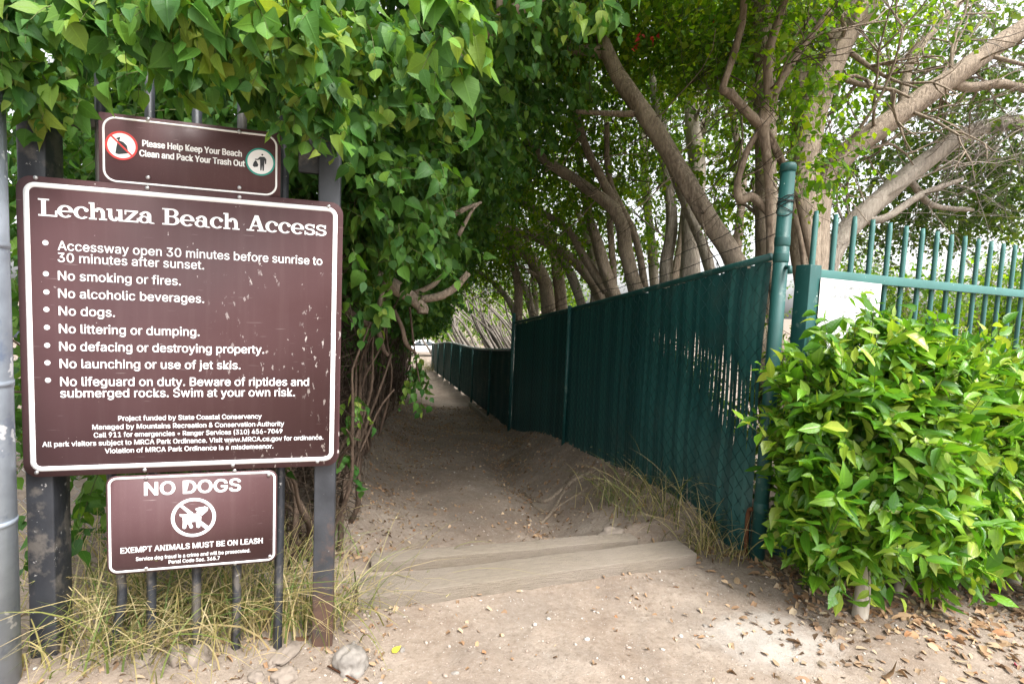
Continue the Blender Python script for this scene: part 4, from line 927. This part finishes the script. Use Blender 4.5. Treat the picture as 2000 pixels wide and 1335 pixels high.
for i, (px, py, lab) in enumerate([(2.25, 4.0, 'dark low bush right behind the wavy slats near the corner post'), (1.75, 5.4, 'dark low bush behind the middle of the tall fence'), (1.3, 7.0, 'dark low bush behind the far panel of the tall fence')]):
    rg = np.random.default_rng(170+i); root = empty('understory_bush', (px, py, hz(px, py))); tag(root, lab, 'bush', 'low bushes added behind the tall green fence to darken its gaps')  # bushes added behind the slats so the gaps look darker
    mb = MB()
    for k_ in range(7): a = rg.uniform(0, 6.28); mb.tube([(0, 0, -.1), (.2*math.cos(a), .3*math.sin(a), .5), (.35*math.cos(a), .7*math.sin(a), 1.1)], [.018, .012, .004], 6, sub=3)
    mb.build('stems', M_STEM, root, True)
    foliage('foliage', rg, [((.05, 0, .45), (.42, .85, .6), 260), ((.0, 0, 1.05), (.4, .8, .4), 150)], .25, 7, .085, 'small', M_L_DARK, root, M_TWIG)
# far trees closing the end of the path
for i, (x, Y, hgt, rx) in enumerate([(700, 58, 7, 4.5), (790, 66, 8, 5), (880, 60, 7, 4), (960, 64, 8, 5), (1060, 62, 9, 6), (600, 60, 8, 5)]):
    X_ = (x-1000)/F*Y; rg = np.random.default_rng(120+i); root = empty('far_tree', (X_, Y, -3.4)); tag(root, ['far tree behind the parked car', 'far tree left of the end of the lower fence', 'far tree over the end of the lower fence', 'far tree above the dry brush', 'far tree behind the thin bent trunk', 'far tree behind the hedge'][i], 'tree', 'far trees at the end of the path')
    mb = MB(); mb.tube([(0, 0, -.2), (.1, 0, hgt*.4), (.2, .1, hgt*.8)], [.25, .2, .06], 8, sub=3); mb.build('trunk', M_BARK, root, True)
    foliage('crown', rg, [((0, 0, hgt*.5), (rx, 2, hgt*.35), 330), ((rx*.4, 0, hgt*.75), (rx*.6, 2, hgt*.25), 160), ((-rx*.3, 0, hgt*.25), (rx*.8, 2, hgt*.25), 160)], .9, 7, .35, 'small', M_L_TREE, root, None)

def clear_of_signs(b0, zmin=2.02, front=-.16):
    def f(p):
        q = p+b0-SO; s_ = q@SD; d_ = q@SN
        zm = np.where((s_ < .24) | (s_ > .88), zmin-.17, zmin)
        bad = (d_ > front) & (s_ > -.15) & (s_ < 1.34) & (q[:, 2] < zm)
        onpath = (p[:, 1]+b0[1] < 2.6) & (p[:, 0]+b0[0] > -.62) & (q[:, 2] < 2.1)
        return ~(bad | onpath)
    return f
# ------------------------------------------------------------------ vine hedge on the left of the path
def hedge(name, label, y0, y1, dy, dens, size, seed, nst, far=False):
    rg = np.random.default_rng(seed); root = empty(name, (xl(y0)-.4, y0, base_z(y0))); b0 = np.array([xl(y0)-.4, y0, base_z(y0)]); tag(root, label, 'hedge', 'overgrown hedge along the path')
    cl = []
    y = y0
    while y < y1:
        g_ = base_z(y); x = xl(y); k_ = sstep(2.4, 4.2, y); k2 = sstep(4.2, 5.4, y)
        sc = 1 if not far else .9
        cl += [((x-.45, y, g_+1.75), (.5, .6, .45), (55 if y < 6 else 110)*dens), ((x+.05+.15*k_+.2*k2, y, g_+2.25-.1*k2), (.6, .6, .5), 190*dens), ((x-1.0, y, g_+1.0), (.5, .6, .8), 130*dens), ((x-.25, y, g_+1.3), (.28, .6, .5), (8 if y < 6 else 25)*dens), ((x+1.3, y, g_+4.9), (1.4, .8, .5), 110*dens*k2*(y < 10)), ((x+.15+.45*k_+.3*k2, y, g_+3.1), (.65, .7, .55), 170*dens*(1 if y < 14 else .3)),  # the highest clump is added overhead to shade the path
               ((x+.3+.7*k_+.4*k2, y, g_+4.0), (.9, .8, .6), 130*dens*(1 if y < 13 else .25)), ((x-.7, y, g_+3.1), (.9, .7, 1.1), 170*dens), ((x-1.3, y, g_+2.0), (.8, .7, 1.3), 150*dens)]
        if y > 3.5: cl += [((x-2.0, y, g_+1.2), (.8, .7, 1.4), 150*dens), ((x-2.2, y, g_+3.2), (1.0, .8, 1.2), 110*dens)]
        y += dy
    if y0 < 3: cl += [((-1.7, 3.0, 2.3), (.7, .35, .7), 170), ((-2.6, 3.0, 2.2), (.8, .4, .8), 200), ((-3.4, 3.3, 2.4), (.9, .6, 1.1), 200), ((-2.2, 3.3, 3.1), (1.2, .6, .6), 200)]
    bl = [(np.array(c_)-b0, r_, n_) for c_, r_, n_ in cl]
    mb = MB(); tw = []
    for k_ in range(nst):
        y = rg.uniform(y0, y1); x = xl(y)-abs(rg.normal(0, .35))+.05; z = hz(x, y)-.05; p = np.array([x, y, z]); pts = [p]; d = np.array([rg.normal(-.05, .25), rg.normal(0, .3), 1.0]); n_ = 12; L = rg.uniform(.9, 2.4)
        for j in range(n_):
            d = d+rg.normal(0, .22, 3); d[2] = max(d[2], .15); d /= np.linalg.norm(d); pts.append(pts[-1]+d*L/n_)
        pts = np.array(pts); pts[:, 0] = np.minimum(pts[:, 0], np.array([xl(q) for q in pts[:, 1]])+.12+.35*np.clip(pts[:, 2]-base_z(y)-1.2, 0, 2))
        r_ = rg.uniform(.008, .024)
        if not clear_of_signs(np.zeros(3), 3.0, -.35)(pts).all(): continue
        mb.tube(pts-b0, np.linspace(r_, .004, n_+1), 6, sub=2)
    for k_ in range(nst*(24 if y0 < 6 else 12)):
        y = rg.uniform(y0, y1); x = xl(y)-abs(rg.normal(.1, .38)); g_ = hz(x, y); p = np.array([x, y, g_+rg.uniform(.1, 2.2)]); d = rg.normal(0, 1, 3); d[2] *= .6; d /= np.linalg.norm(d); pts = [p]
        for j in range(6):
            d = d+rg.normal(0, .35, 3); d /= np.linalg.norm(d); pts.append(pts[-1]+d*rg.uniform(.04, .14))
        pts = np.array(pts); pts[:, 0] = np.minimum(pts[:, 0], np.array([xl(q) for q in pts[:, 1]])+.15)
        if clear_of_signs(np.zeros(3), 3.0, -.3)(pts).all(): tw.append(pts-b0)
    mb.build('stems', M_STEM, root, True); twigs_mesh('twigs', np.array(tw), rg.uniform(.0015, .0045, len(tw)), .4, M_TWIG, root)
    foliage('foliage', rg, bl, .26, 7, size, 'ovate', M_L_VINE, root, M_GREENSTEM, droop=.35, leafdroop=.75, outw=.7, twr=.0025, hang=.45, tw_name='sprigs', keep=clear_of_signs(b0, 2.3, -.22))
    return root, b0
h1, hb1 = hedge('overgrown_hedge', 'dense leafy hedge right behind the brown signs, leaves hanging over the path', 2.75, 5.6, .62, 1.2, .088, 21, 80)
hedge('overgrown_hedge', 'shaded middle stretch of hedge arching over the path', 5.7, 11.5, .9, 1.0, .092, 22, 110)
hedge('overgrown_hedge', 'far dark stretch of hedge before the bright end of the path', 11.6, 27, 1.5, .8, .12, 23, 130, True)
mb = MB(); lowmb = MB()
for L in [[(650, 500, 3.4, 30), (700, 530, 3.4, 32), (770, 560, 3.5, 28), (822, 596, 3.6, 24), (826, 612, 3.6, 22)], [(822, 585, 3.6, 16), (860, 578, 3.6, 17), (890, 560, 3.6, 14), (915, 532, 3.6, 12)], [(790, 580, 3.6, 10), (840, 560, 3.6, 11), (865, 535, 3.6, 8)],
          [(740, 600, 3.3, 9), (755, 540, 3.3, 9), (790, 470, 3.3, 6)], [(860, 430, 3.6, 9), (900, 412, 3.6, 10), (940, 395, 3.7, 5)], [(895, 460, 3.6, 9), (920, 415, 3.6, 6), (935, 398, 3.6, 4)],
          [(670, 600, 3.2, 16), (710, 630, 3.2, 14), (735, 640, 3.2, 12), (748, 680, 3.2, 9), (758, 695, 3.2, 6)], [(770, 605, 3.6, 8), (785, 640, 3.6, 9), (793, 670, 3.6, 9), (812, 690, 3.7, 5)],
          [(690, 870, 3.3, 10), (725, 760, 3.4, 9), (730, 650, 3.5, 7), (760, 560, 3.6, 5)], [(720, 880, 3.8, 8), (705, 760, 3.7, 8), (750, 660, 3.7, 6), (735, 580, 3.7, 4)], [(740, 850, 4.2, 9), (765, 740, 4.2, 8), (755, 640, 4.2, 6), (790, 560, 4.2, 4)], [(690, 900, 3.6, 12), (715, 830, 3.7, 10), (745, 750, 3.8, 8), (765, 690, 3.9, 6)], [(700, 890, 3.5, 9), (740, 800, 3.7, 8), (770, 760, 3.8, 5)]]:
    P, r_ = pth(L)
    (lowmb if L[0][1] > 800 or L[-1][1] > 660 else mb).tube(P-hb1, r_*(.6 if L[0][1] > 800 else 1), 8, True, .3, sub=5)
mb.build('pale_branches', M_BARK, h1, True); lowmb.build('bare_shoots', M_STEM, h1, True)
P, r_ = pth([(860, 130, 2.7, 20), (915, 88, 2.7, 26), (965, 48, 2.7, 26), (1010, 20, 2.7, 22), (1060, -10, 2.7, 20), (1150, -80, 2.7, 16)])
mb = MB(); mb.tube(P-hb1, r_, 12, True, .25, sub=7); P, r_ = pth([(985, 40, 2.7, 14), (975, 10, 2.7, 13), (985, -30, 2.7, 10)]); mb.tube(P-hb1, r_, 8, sub=4); mb.build('branch', M_BARK_RED, h1, True)
# hanging sprig over the path
sp = empty('hanging_sprig', tuple(at(805, 640, 4.0))); tag(sp, 'leafy sprig hanging down by itself over the path entrance', 'sprig'); b0 = at(805, 640, 4.0); rg = np.random.default_rng(77)
P, r_ = pth([(800, 600, 4, 5), (808, 670, 4, 4), (815, 720, 4, 3.5), (822, 760, 4, 2)]); mb = MB(); mb.tube(P-b0, r_, 6, sub=4); mb.build('stem', M_STEM, sp, True)
foliage('foliage', rg, [(at(815, 705, 4)-b0, (.07, .07, .10), 9), (at(825, 735, 4)-b0, (.07, .06, .09), 8), (at(800, 760, 4)-b0, (.04, .04, .08), 4)], .12, 5, .075, 'ovate', M_L_BIG, sp, M_GREENSTEM, droop=1.2, leafdroop=1.0, hang=.5)
# big near leaves hanging over the signs
fo = empty('hanging_vine', (-1.0, 1.9, 2.3)); b0 = np.array([-1.0, 1.9, 2.3]); tag(fo, 'large bright leaves hanging over the top of the brown signs', 'vine')
rg = np.random.default_rng(91)
cl = []
for x, y, Y, rx, ry, rz, n_ in [(60, 20, 1.75, 90, .18, 60, 44), (40, 105, 1.85, 70, .12, 45, 20), (230, -5, 1.6, 90, .14, 45, 36), (330, 10, 1.6, 80, .12, 45, 34), (450, 0, 1.65, 90, .14, 50, 36), (560, 0, 1.75, 80, .16, 55, 38), (470, 130, 2.0, 60, .06, 26, 11), (370, 130, 2.0, 40, .05, 24, 7),
                               (615, 165, 2.05, 36, .08, 45, 14), (640, 60, 2.1, 90, .2, 80, 34), (740, 60, 2.3, 90, .25, 80, 36), (860, 40, 1.5, 45, .08, 55, 13), (700, 160, 2.5, 80, .2, 60, 26), (850, 170, 2.7, 80, .25, 60, 26), (225, 180, 1.95, 22, .04, 8, 4), (1000, 0, 2.6, 120, .3, 40, 26), (1160, -10, 2.6, 60, .2, 40, 12), (760, 380, 2.9, 50, .2, 60, 14), (720, 580, 3.0, 45, .15, 50, 14), (690, 790, 3.2, 22, .1, 30, 6), (690, 890, 3.2, 14, .06, 14, 3), (60, 150, 1.82, 50, .1, 30, 16), (15, 170, 1.75, 30, .1, 30, 10), (130, 165, 1.85, 40, .08, 25, 10), (300, 120, 1.9, 60, .08, 40, 18), (430, 110, 1.95, 60, .08, 40, 18), (540, 130, 2.0, 40, .08, 40, 14), (605, 215, 2.05, 30, .06, 30, 10), (655, 235, 2.1, 25, .06, 30, 8), (800, 470, 3.6, 50, .2, 60, 12), (880, 380, 3.8, 50, .2, 60, 12)]:
    cl.append((at(x, y, Y)-b0, (rx/F*Y, ry, rz/F*Y), n_))
foliage('foliage', rg, [(a_, b_, c_*.85) for a_, b_, c_ in cl], .14, 6, .09, 'ovate', M_L_BIG, fo, M_GREENSTEM, droop=.7, leafdroop=.8, outw=.4, hang=.6, twr=.0022, keep=clear_of_signs(b0, 2.30))

# ------------------------------------------------------------------ ground cover
rg = np.random.default_rng(301)
def ground_pts(n, fn):
    out = []
    while len(out) < n:
        x, y = rg.uniform(-2.4, 4.2), rg.uniform(1.5, 12)
        if rg.random() < fn(x, y): out.append((x, y, hz(x, y)))
    return np.array(out)
def dl(x, y):
    if x > xf(y)+.1 and y > 3.3: return .02 if y > 4 else .3
    v = (np.array([x, y])-BEAM_A)@BN
    if x > 1.6 and y < 3.4: return min(1, .25+.75*sstep(2.2, 2.7, y+.15*(x-2)))
    cl__ = max(0, mnoise.noise(Vector((x*2.3, y*2.3, 7))))*1.6
    if v < 0: return .03+(.10+.5*math.exp(-((v+.10)/.10)**2))*cl__+.3*math.exp(-((x+1.2)/.5)**2)+.5*cl__*math.exp(-((x+.45)/.4)**2)+.10*math.exp(-((x-1.5)/.4)**2)
    edge = math.exp(-((x-xl(y)-.2)/.5)**2)+math.exp(-((x-xf(y)+.2)/.35)**2)*.7
    gul = math.exp(-((x-(.42-.16*(y-3.9)))/.22)**2) if y < 7 else .25
    return min(1, (.06+.8*edge+.95*gul+(.3 if y > 6 else 0))*(.35+cl__))
P = ground_pts(17000, dl); n = len(P); a = rg.uniform(0, 6.28, n)
o = leaves('leaf_litter', rg, P+np.stack([np.zeros(n), np.zeros(n), rg.uniform(.003, .014, n)], 1), np.stack([np.cos(a), np.sin(a), rg.normal(0, .15, n)], 1), np.array([0, 0, 1.])+rg.normal(0, .35, (n, 3)), (.014+.06*rg.random(n)**1.25)*np.where((P[:, 1] < 3.4) & (P[:, 0] > 1.2), 1, .66), 'litter', M_L_LITTER)
tag(o, 'dry brown fallen leaves scattered over the dirt', 'leaf litter', kind='stuff')
def dg_(x, y):
    if x > xf(y) and y > 3.3: return 0
    v = (np.array([x, y])-BEAM_A)@BN
    return (.45+.5*math.exp(-((x+.6)/.4)**2)) if v < 0 else .18
P = ground_pts(7000, dg_)
bm = bmesh.new(); bmesh.ops.create_icosphere(bm, subdivisions=1, radius=1); V0 = np.array([v.co[:] for v in bm.verts]); bm.verts.index_update(); F0 = np.array([[v.index for v in f.verts] for f in bm.faces]); bm.free()
n = len(P); S = (rg.pareto(2.6, n)*.0026+.0018).clip(0, .012)
Vv = V0[None]*(1+rg.normal(0, .13, (n, len(V0), 1)))*np.stack([rg.uniform(.8, 1.5, n), rg.uniform(.7, 1.2, n), rg.uniform(.45, .8, n)], 1)[:, None]
a = rg.uniform(0, 6.28, n); ca, sa = np.cos(a)[:, None], np.sin(a)[:, None]
Vv = np.stack([Vv[..., 0]*ca-Vv[..., 1]*sa, Vv[..., 0]*sa+Vv[..., 1]*ca, Vv[..., 2]], 2)*S[:, None, None]+P[:, None]+np.array([0, 0, 1])*(S*.25)[:, None, None]
mt, t, b = newmat('gravel'); gm = t.nodes.new('ShaderNodeNewGeometry'); t.links.new(ramp(t, gm.outputs['Random Per Island'], [(0, (.16, .12, .095)), (.4, (.33, .26, .21)), (.75, (.38, .34, .30)), (.95, (.42, .39, .36)), (1, (.46, .44, .41))]), b.inputs['Base Color']); b.inputs['Roughness'].default_value = .85
o = link('gravel', mesh_np('gravel', Vv.reshape(-1, 3), [(F0[None]+(np.arange(n)*len(V0))[:, None, None]).reshape(-1, 3)]), mt, None, False); tag(o, 'small stones and grit lying on the dirt', 'gravel', kind='stuff')
# rocks
def rock(label, px, r, sq, seed, mat, zoff=0, group='stones at the foot of the signs'):
    p = atz(px[0], px[1], .03); z = hz(p[0], p[1])
    bm = bmesh.new(); bmesh.ops.create_icosphere(bm, subdivisions=4, radius=1)
    for v in bm.verts:
        q = v.co*1.1+Vector((seed*3.1, seed, 0)); k_ = 1+.34*mnoise.noise(q)+.20*mnoise.noise(q*2.3)+.07*mnoise.noise(q*6)+.03*mnoise.noise(q*15); v.co *= k_
        v.co.x *= sq[0]; v.co.y *= sq[1]; v.co.z *= sq[2]
    bmesh.ops.scale(bm, vec=(r, r, r), verts=bm.verts); me = bpy.data.meshes.new('rock'); bm.to_mesh(me); bm.free()
    o = link('rock', me, mat, None, True); o.location = (p[0], p[1], z+r*sq[2]*.12+zoff); o.rotation_euler = (0, 0, seed*1.7); return tag(o, label, 'rock', group)
for i, (lab, px, r, sq, mt_) in enumerate([
    ('large pale jagged rock right of the rusted post foot', (688, 1290), .085, (1, .8, .75), M_STONE_PALE), ('rounded tan cobble in front of the bottom rail', (558, 1318), .048, (1.1, .8, .7), M_STONE),
    ('flat brown cobble under the middle picket', (388, 1305), .055, (.8, .8, 1), M_STONE), ('long leaning cobble left of the flat brown one', (345, 1312), .05, (.7, .8, 1.1), M_STONE),
    ('small cobble between the bottom rail and the rounded tan cobble', (500, 1325), .035, (1, .8, .8), M_STONE), ('broken grey stone lying along the bottom rail', (560, 1275), .055, (1.6, .7, .5), M_STONE),
    ('brown clod below the second picket', (275, 1322), .04, (1.2, .8, .7), M_STONE), ('small rust coloured stone by the foot of the thick post', (180, 1325), .04, (1.2, .9, .6), M_STONE),
    ('low stone in the dirt at the foot of the steel pole', (22, 1330), .05, (1.3, .9, .5), M_STONE), ('white pebble in front of the large pale rock', (786, 1258), .013, (1.2, .9, .8), M_STONE_PALE),
    ('white pebble below the middle of the timber step', (890, 1300), .012, (1.4, .9, .7), M_STONE_PALE), ('grey pebble left of the timber step end', (692, 1248), .014, (1, .9, .8), M_STONE_PALE),
    ('whitish pebble near the clipped shrub trunk', (1560, 1160), .011, (1.1, .9, .8), M_STONE_PALE), ('pale pebble right of the timber step', (1378, 1212), .01, (1.2, 1, .8), M_STONE_PALE),
    ('half buried lump of rock at the edge of the fence grass', (1195, 1020), .10, (1.2, .8, .6), M_STONE), ('flat stone block just behind the right end of the timber steps', (1290, 1048), .09, (1.5, .7, .45), M_STONE)]):
    rock(lab, px, r, sq, i+1.3, mt_, 0, 'stones at the foot of the signs' if i < 9 else 'stones on the dirt')
# exposed roots
ro = MB()
for L in [[(1030, 905, 0, 8), (1070, 925, 0, 12), (1120, 915, 0, 12), (1165, 920, 0, 7)], [(1060, 965, 0, 7), (1085, 940, 0, 9), (1110, 920, 0, 10), (1130, 905, 0, 7)], [(1040, 925, 0, 5), (1075, 940, 0, 6), (1150, 935, 0, 5)], [(1140, 915, 0, 6), (1165, 935, 0, 5), (1170, 950, 0, 3)]]:
    pts = []
    for x, y, _, w_ in L:
        p = atz(x, y, -.1); p[2] = hz(p[0], p[1])+.006; pts.append(p)
    ro.tube(pts, [l[3]/F*4.4/2 for l in L], 7, True, .3, sub=6)
tag(ro.build('tree_root', M_BARK, None, True), 'brown tree roots exposed on the bank below the fence', 'root')
# grass
def gpts(n, cx, cy, sx_, sy_, rot=0):
    q = rg.normal(0, 1, (n, 2))*np.array([sx_, sy_]); c_, s_ = math.cos(rot), math.sin(rot)
    x = cx+q[:, 0]*c_-q[:, 1]*s_; y = cy+q[:, 0]*s_+q[:, 1]*c_
    return np.stack([x, y, [hz(a_, b_)-.01 for a_, b_ in zip(x, y)]], 1)
def grass_obj(name, label, sets, heads):
    root = None; Vs = []
    me_all = []
    for roots, L, lean in sets:
        me, C = grass(name, rg, roots, L*1.12, lean, M_GRASS, width=.0032); me_all.append((me, C))
    bm = bmesh.new()
    for me, C in me_all: bm.from_mesh(me)
    # seed heads: short spikelets near the tips of some blades
    for me, C in me_all:
        for k_ in rg.choice(len(C), min(heads, len(C)), replace=False):
            for q in range(10):
                j = rg.integers(4, 7); p = C[k_, j]+rg.normal(0, .004, 3); d = C[k_, 6]-C[k_, 4]; d = d/(np.linalg.norm(d)+1e-6)+rg.normal(0, .5, 3); d = d/np.linalg.norm(d)*rg.uniform(.012, .03); sd_ = np.cross(d, rg.normal(size=3)); sd_ = sd_/np.linalg.norm(sd_)*.0013
                vs_ = [bm.verts.new(v_) for v_ in (p-sd_, p+sd_, p+d*.6+sd_, p+d, p+d*.6-sd_)]; bm.faces.new(vs_)
    me = bpy.data.meshes.new(name); bm.to_mesh(me); bm.free()
    return tag(link(name, me, M_GRASS, None, True), label, 'grass', kind='stuff')
grass_obj('dry_grass', 'straw and green grass growing through the foot of the black iron frame', [
    (gpts(330, -1.35, 2.25, .32, .10, .26), .42, (.1, -.15, 0)), (gpts(220, -1.15, 2.33, .22, .10, .26), .45, (.0, .1, 0)), (gpts(80, -.86, 2.4, .08, .10), .36, (.25, -.15, 0)), (gpts(230, -1.55, 1.98, .22, .06, .26), .28, (.3, -.3, 0)),
    (gpts(120, -1.75, 2.3, .15, .1), .45, (0, 0, 0)), (gpts(400, -2.0, 2.9, .5, .3), .4, (0, 0, 0))], 10)
grass_obj('fence_grass', 'wispy grass along the foot of the tall green fence', [
    (gpts(130, 1.22, 4.1, .10, .28, .3), .42, (-.3, -.2, 0)), (gpts(120, 1.45, 3.55, .09, .16, .3), .40, (-.2, -.2, 0)), (gpts(120, 1.0, 4.5, .1, .2, .3), .3, (-.3, 0, 0)), (gpts(70, 1.4, 3.32, .12, .05), .16, (-.2, -.3, 0))], 6)
grass_obj('far_grass', 'yellow grass at the far foot of the lower fence', [(gpts(300, -4.3, 26.5, .25, 1.2, .2), .8, (0, 0, 0))], 0)
# loose single things on the dirt
for nm, lab, px, sz, col in [('fallen_leaf', 'single yellow fallen leaf on the dirt beside the large pale rock', (766, 1273), .055, (.62, .52, .05)), ('flower_petal', 'magenta flower petal on the dirt at the far right', (1988, 1303), .04, (.55, .01, .22))]:
    p = atz(*px, .01); p[2] = hz(p[0], p[1])+.008
    mt_ = leaf_mat(nm, [col, tuple(c_*.9 for c_ in col)], .2, .6, vein=False)
    tag(leaves(nm, rg, np.array([p]), np.array([[.6, .8, .1]]), np.array([[.1, -.3, 1.]]), np.array([sz]), 'ovate', mt_), lab, 'leaf' if 'leaf' in nm else 'petal')
mb = MB(); q = [atz(x, y, .02) for x, y in ((640, 1300), (700, 1330), (672, 1345))]
q = [np.array([p[0], p[1], hz(p[0], p[1])+.012]) for p in q]; mb.tube(q, .004, 5); tag(mb.build('metal_strap', M_RUST), 'bent rusty metal strip lying by the large pale rock', 'metal strip')

# ------------------------------------------------------------------ chain link behind the iron frame
cl_ = empty('chain_link_fence', (-2.6, 2.95, 0)); tag(cl_, 'bare grey chain link fence seen under the large sign behind the grass', 'fence')
ch = []
for i in range(25):
    z = np.linspace(1.3, 0, 28); ds = np.where(np.arange(28) % 2 == 0, -1, 1)*.03*(1 if i % 2 == 0 else -1)
    ch.append(np.stack([.06*i+ds-.6, .015*i+np.zeros(28), z], 1))
twigs_mesh('chain_link_mesh', np.array(ch), .0016, 1.0, M_GALV, cl_)
mb = MB(); mb.tube([(-.62, 0, 1.3), (.92, .38, 1.3)], .02, 10); mb.build('top_rail', M_GALV, cl_, True)
for s_ in (-.6, .9):
    mb = MB(); mb.tube([(s_, .25*(s_+.6), -.1), (s_, .25*(s_+.6), 1.33)], .025, 10); mb.build('post', M_GALV, cl_, True)

# ------------------------------------------------------------------ parked car at the end of the path
cz = base_z(60)
car = empty('parked_car', (-8.35, 47, cz), .35); tag(car, 'white parked car at the far end of the path', 'car')
M_CARW = basic('white_car_paint', (.8, .8, .8), .25, .5, 0, .04); M_GLASS = basic('dark_glass', (.03, .04, .045), .08, .6, 0, .2); M_TYRE = basic('tyre_rubber', (.02, .02, .02), .8, .2); M_LAMP = basic('lamp_glass', (.7, .7, .65), .15, .5)
prof = [(-2.1, .35), (-2.15, .7), (-2.0, .92), (-1.2, .98), (-.55, 1.42), (.75, 1.45), (1.5, 1.0), (2.1, .92), (2.15, .6), (2.1, .35)]
mb = MB(); mb.prism(prof[::-1], -.85, .85); bm = bmesh.new()
cb = mb.build('body', M_CARW, car)
for y_ in (-.856, .856):
    mb = MB(); mb.prism([(-1.0, .98), (-.5, 1.35), (.7, 1.38), (1.3, 1.0)][::-1], y_-.004, y_+.004); mb.build('side_window', M_GLASS, car)
mb = MB(); mb.add([(-1.19, -.7, 1.0), (-1.19, .7, 1.0), (-.57, .65, 1.425), (-.57, -.65, 1.425)], [[0, 1, 2, 3]]); mb.V[0][:, 0] -= .02; mb.build('windscreen', M_GLASS, car)
for x in (-1.35, 1.35):
    for y_ in (-.8, .8):
        mb = MB(); mb.tube([(x, y_-.1, .32), (x, y_+.1, .32)], .32, 20); wh = mb.build('wheel', M_TYRE, car); mb = MB(); sgn = 1 if y_ > 0 else -1; mb.tube([(x, y_+sgn*.1, .32), (x, y_+sgn*.115, .32)], .2, 16); mb.build('rim', M_BOLT, wh)
for y_ in (-.6, .6):
    mb = MB(); mb.box((-2.14, y_, .75), (.06, .35, .14), 0, .02); mb.build('headlight', M_LAMP, car)
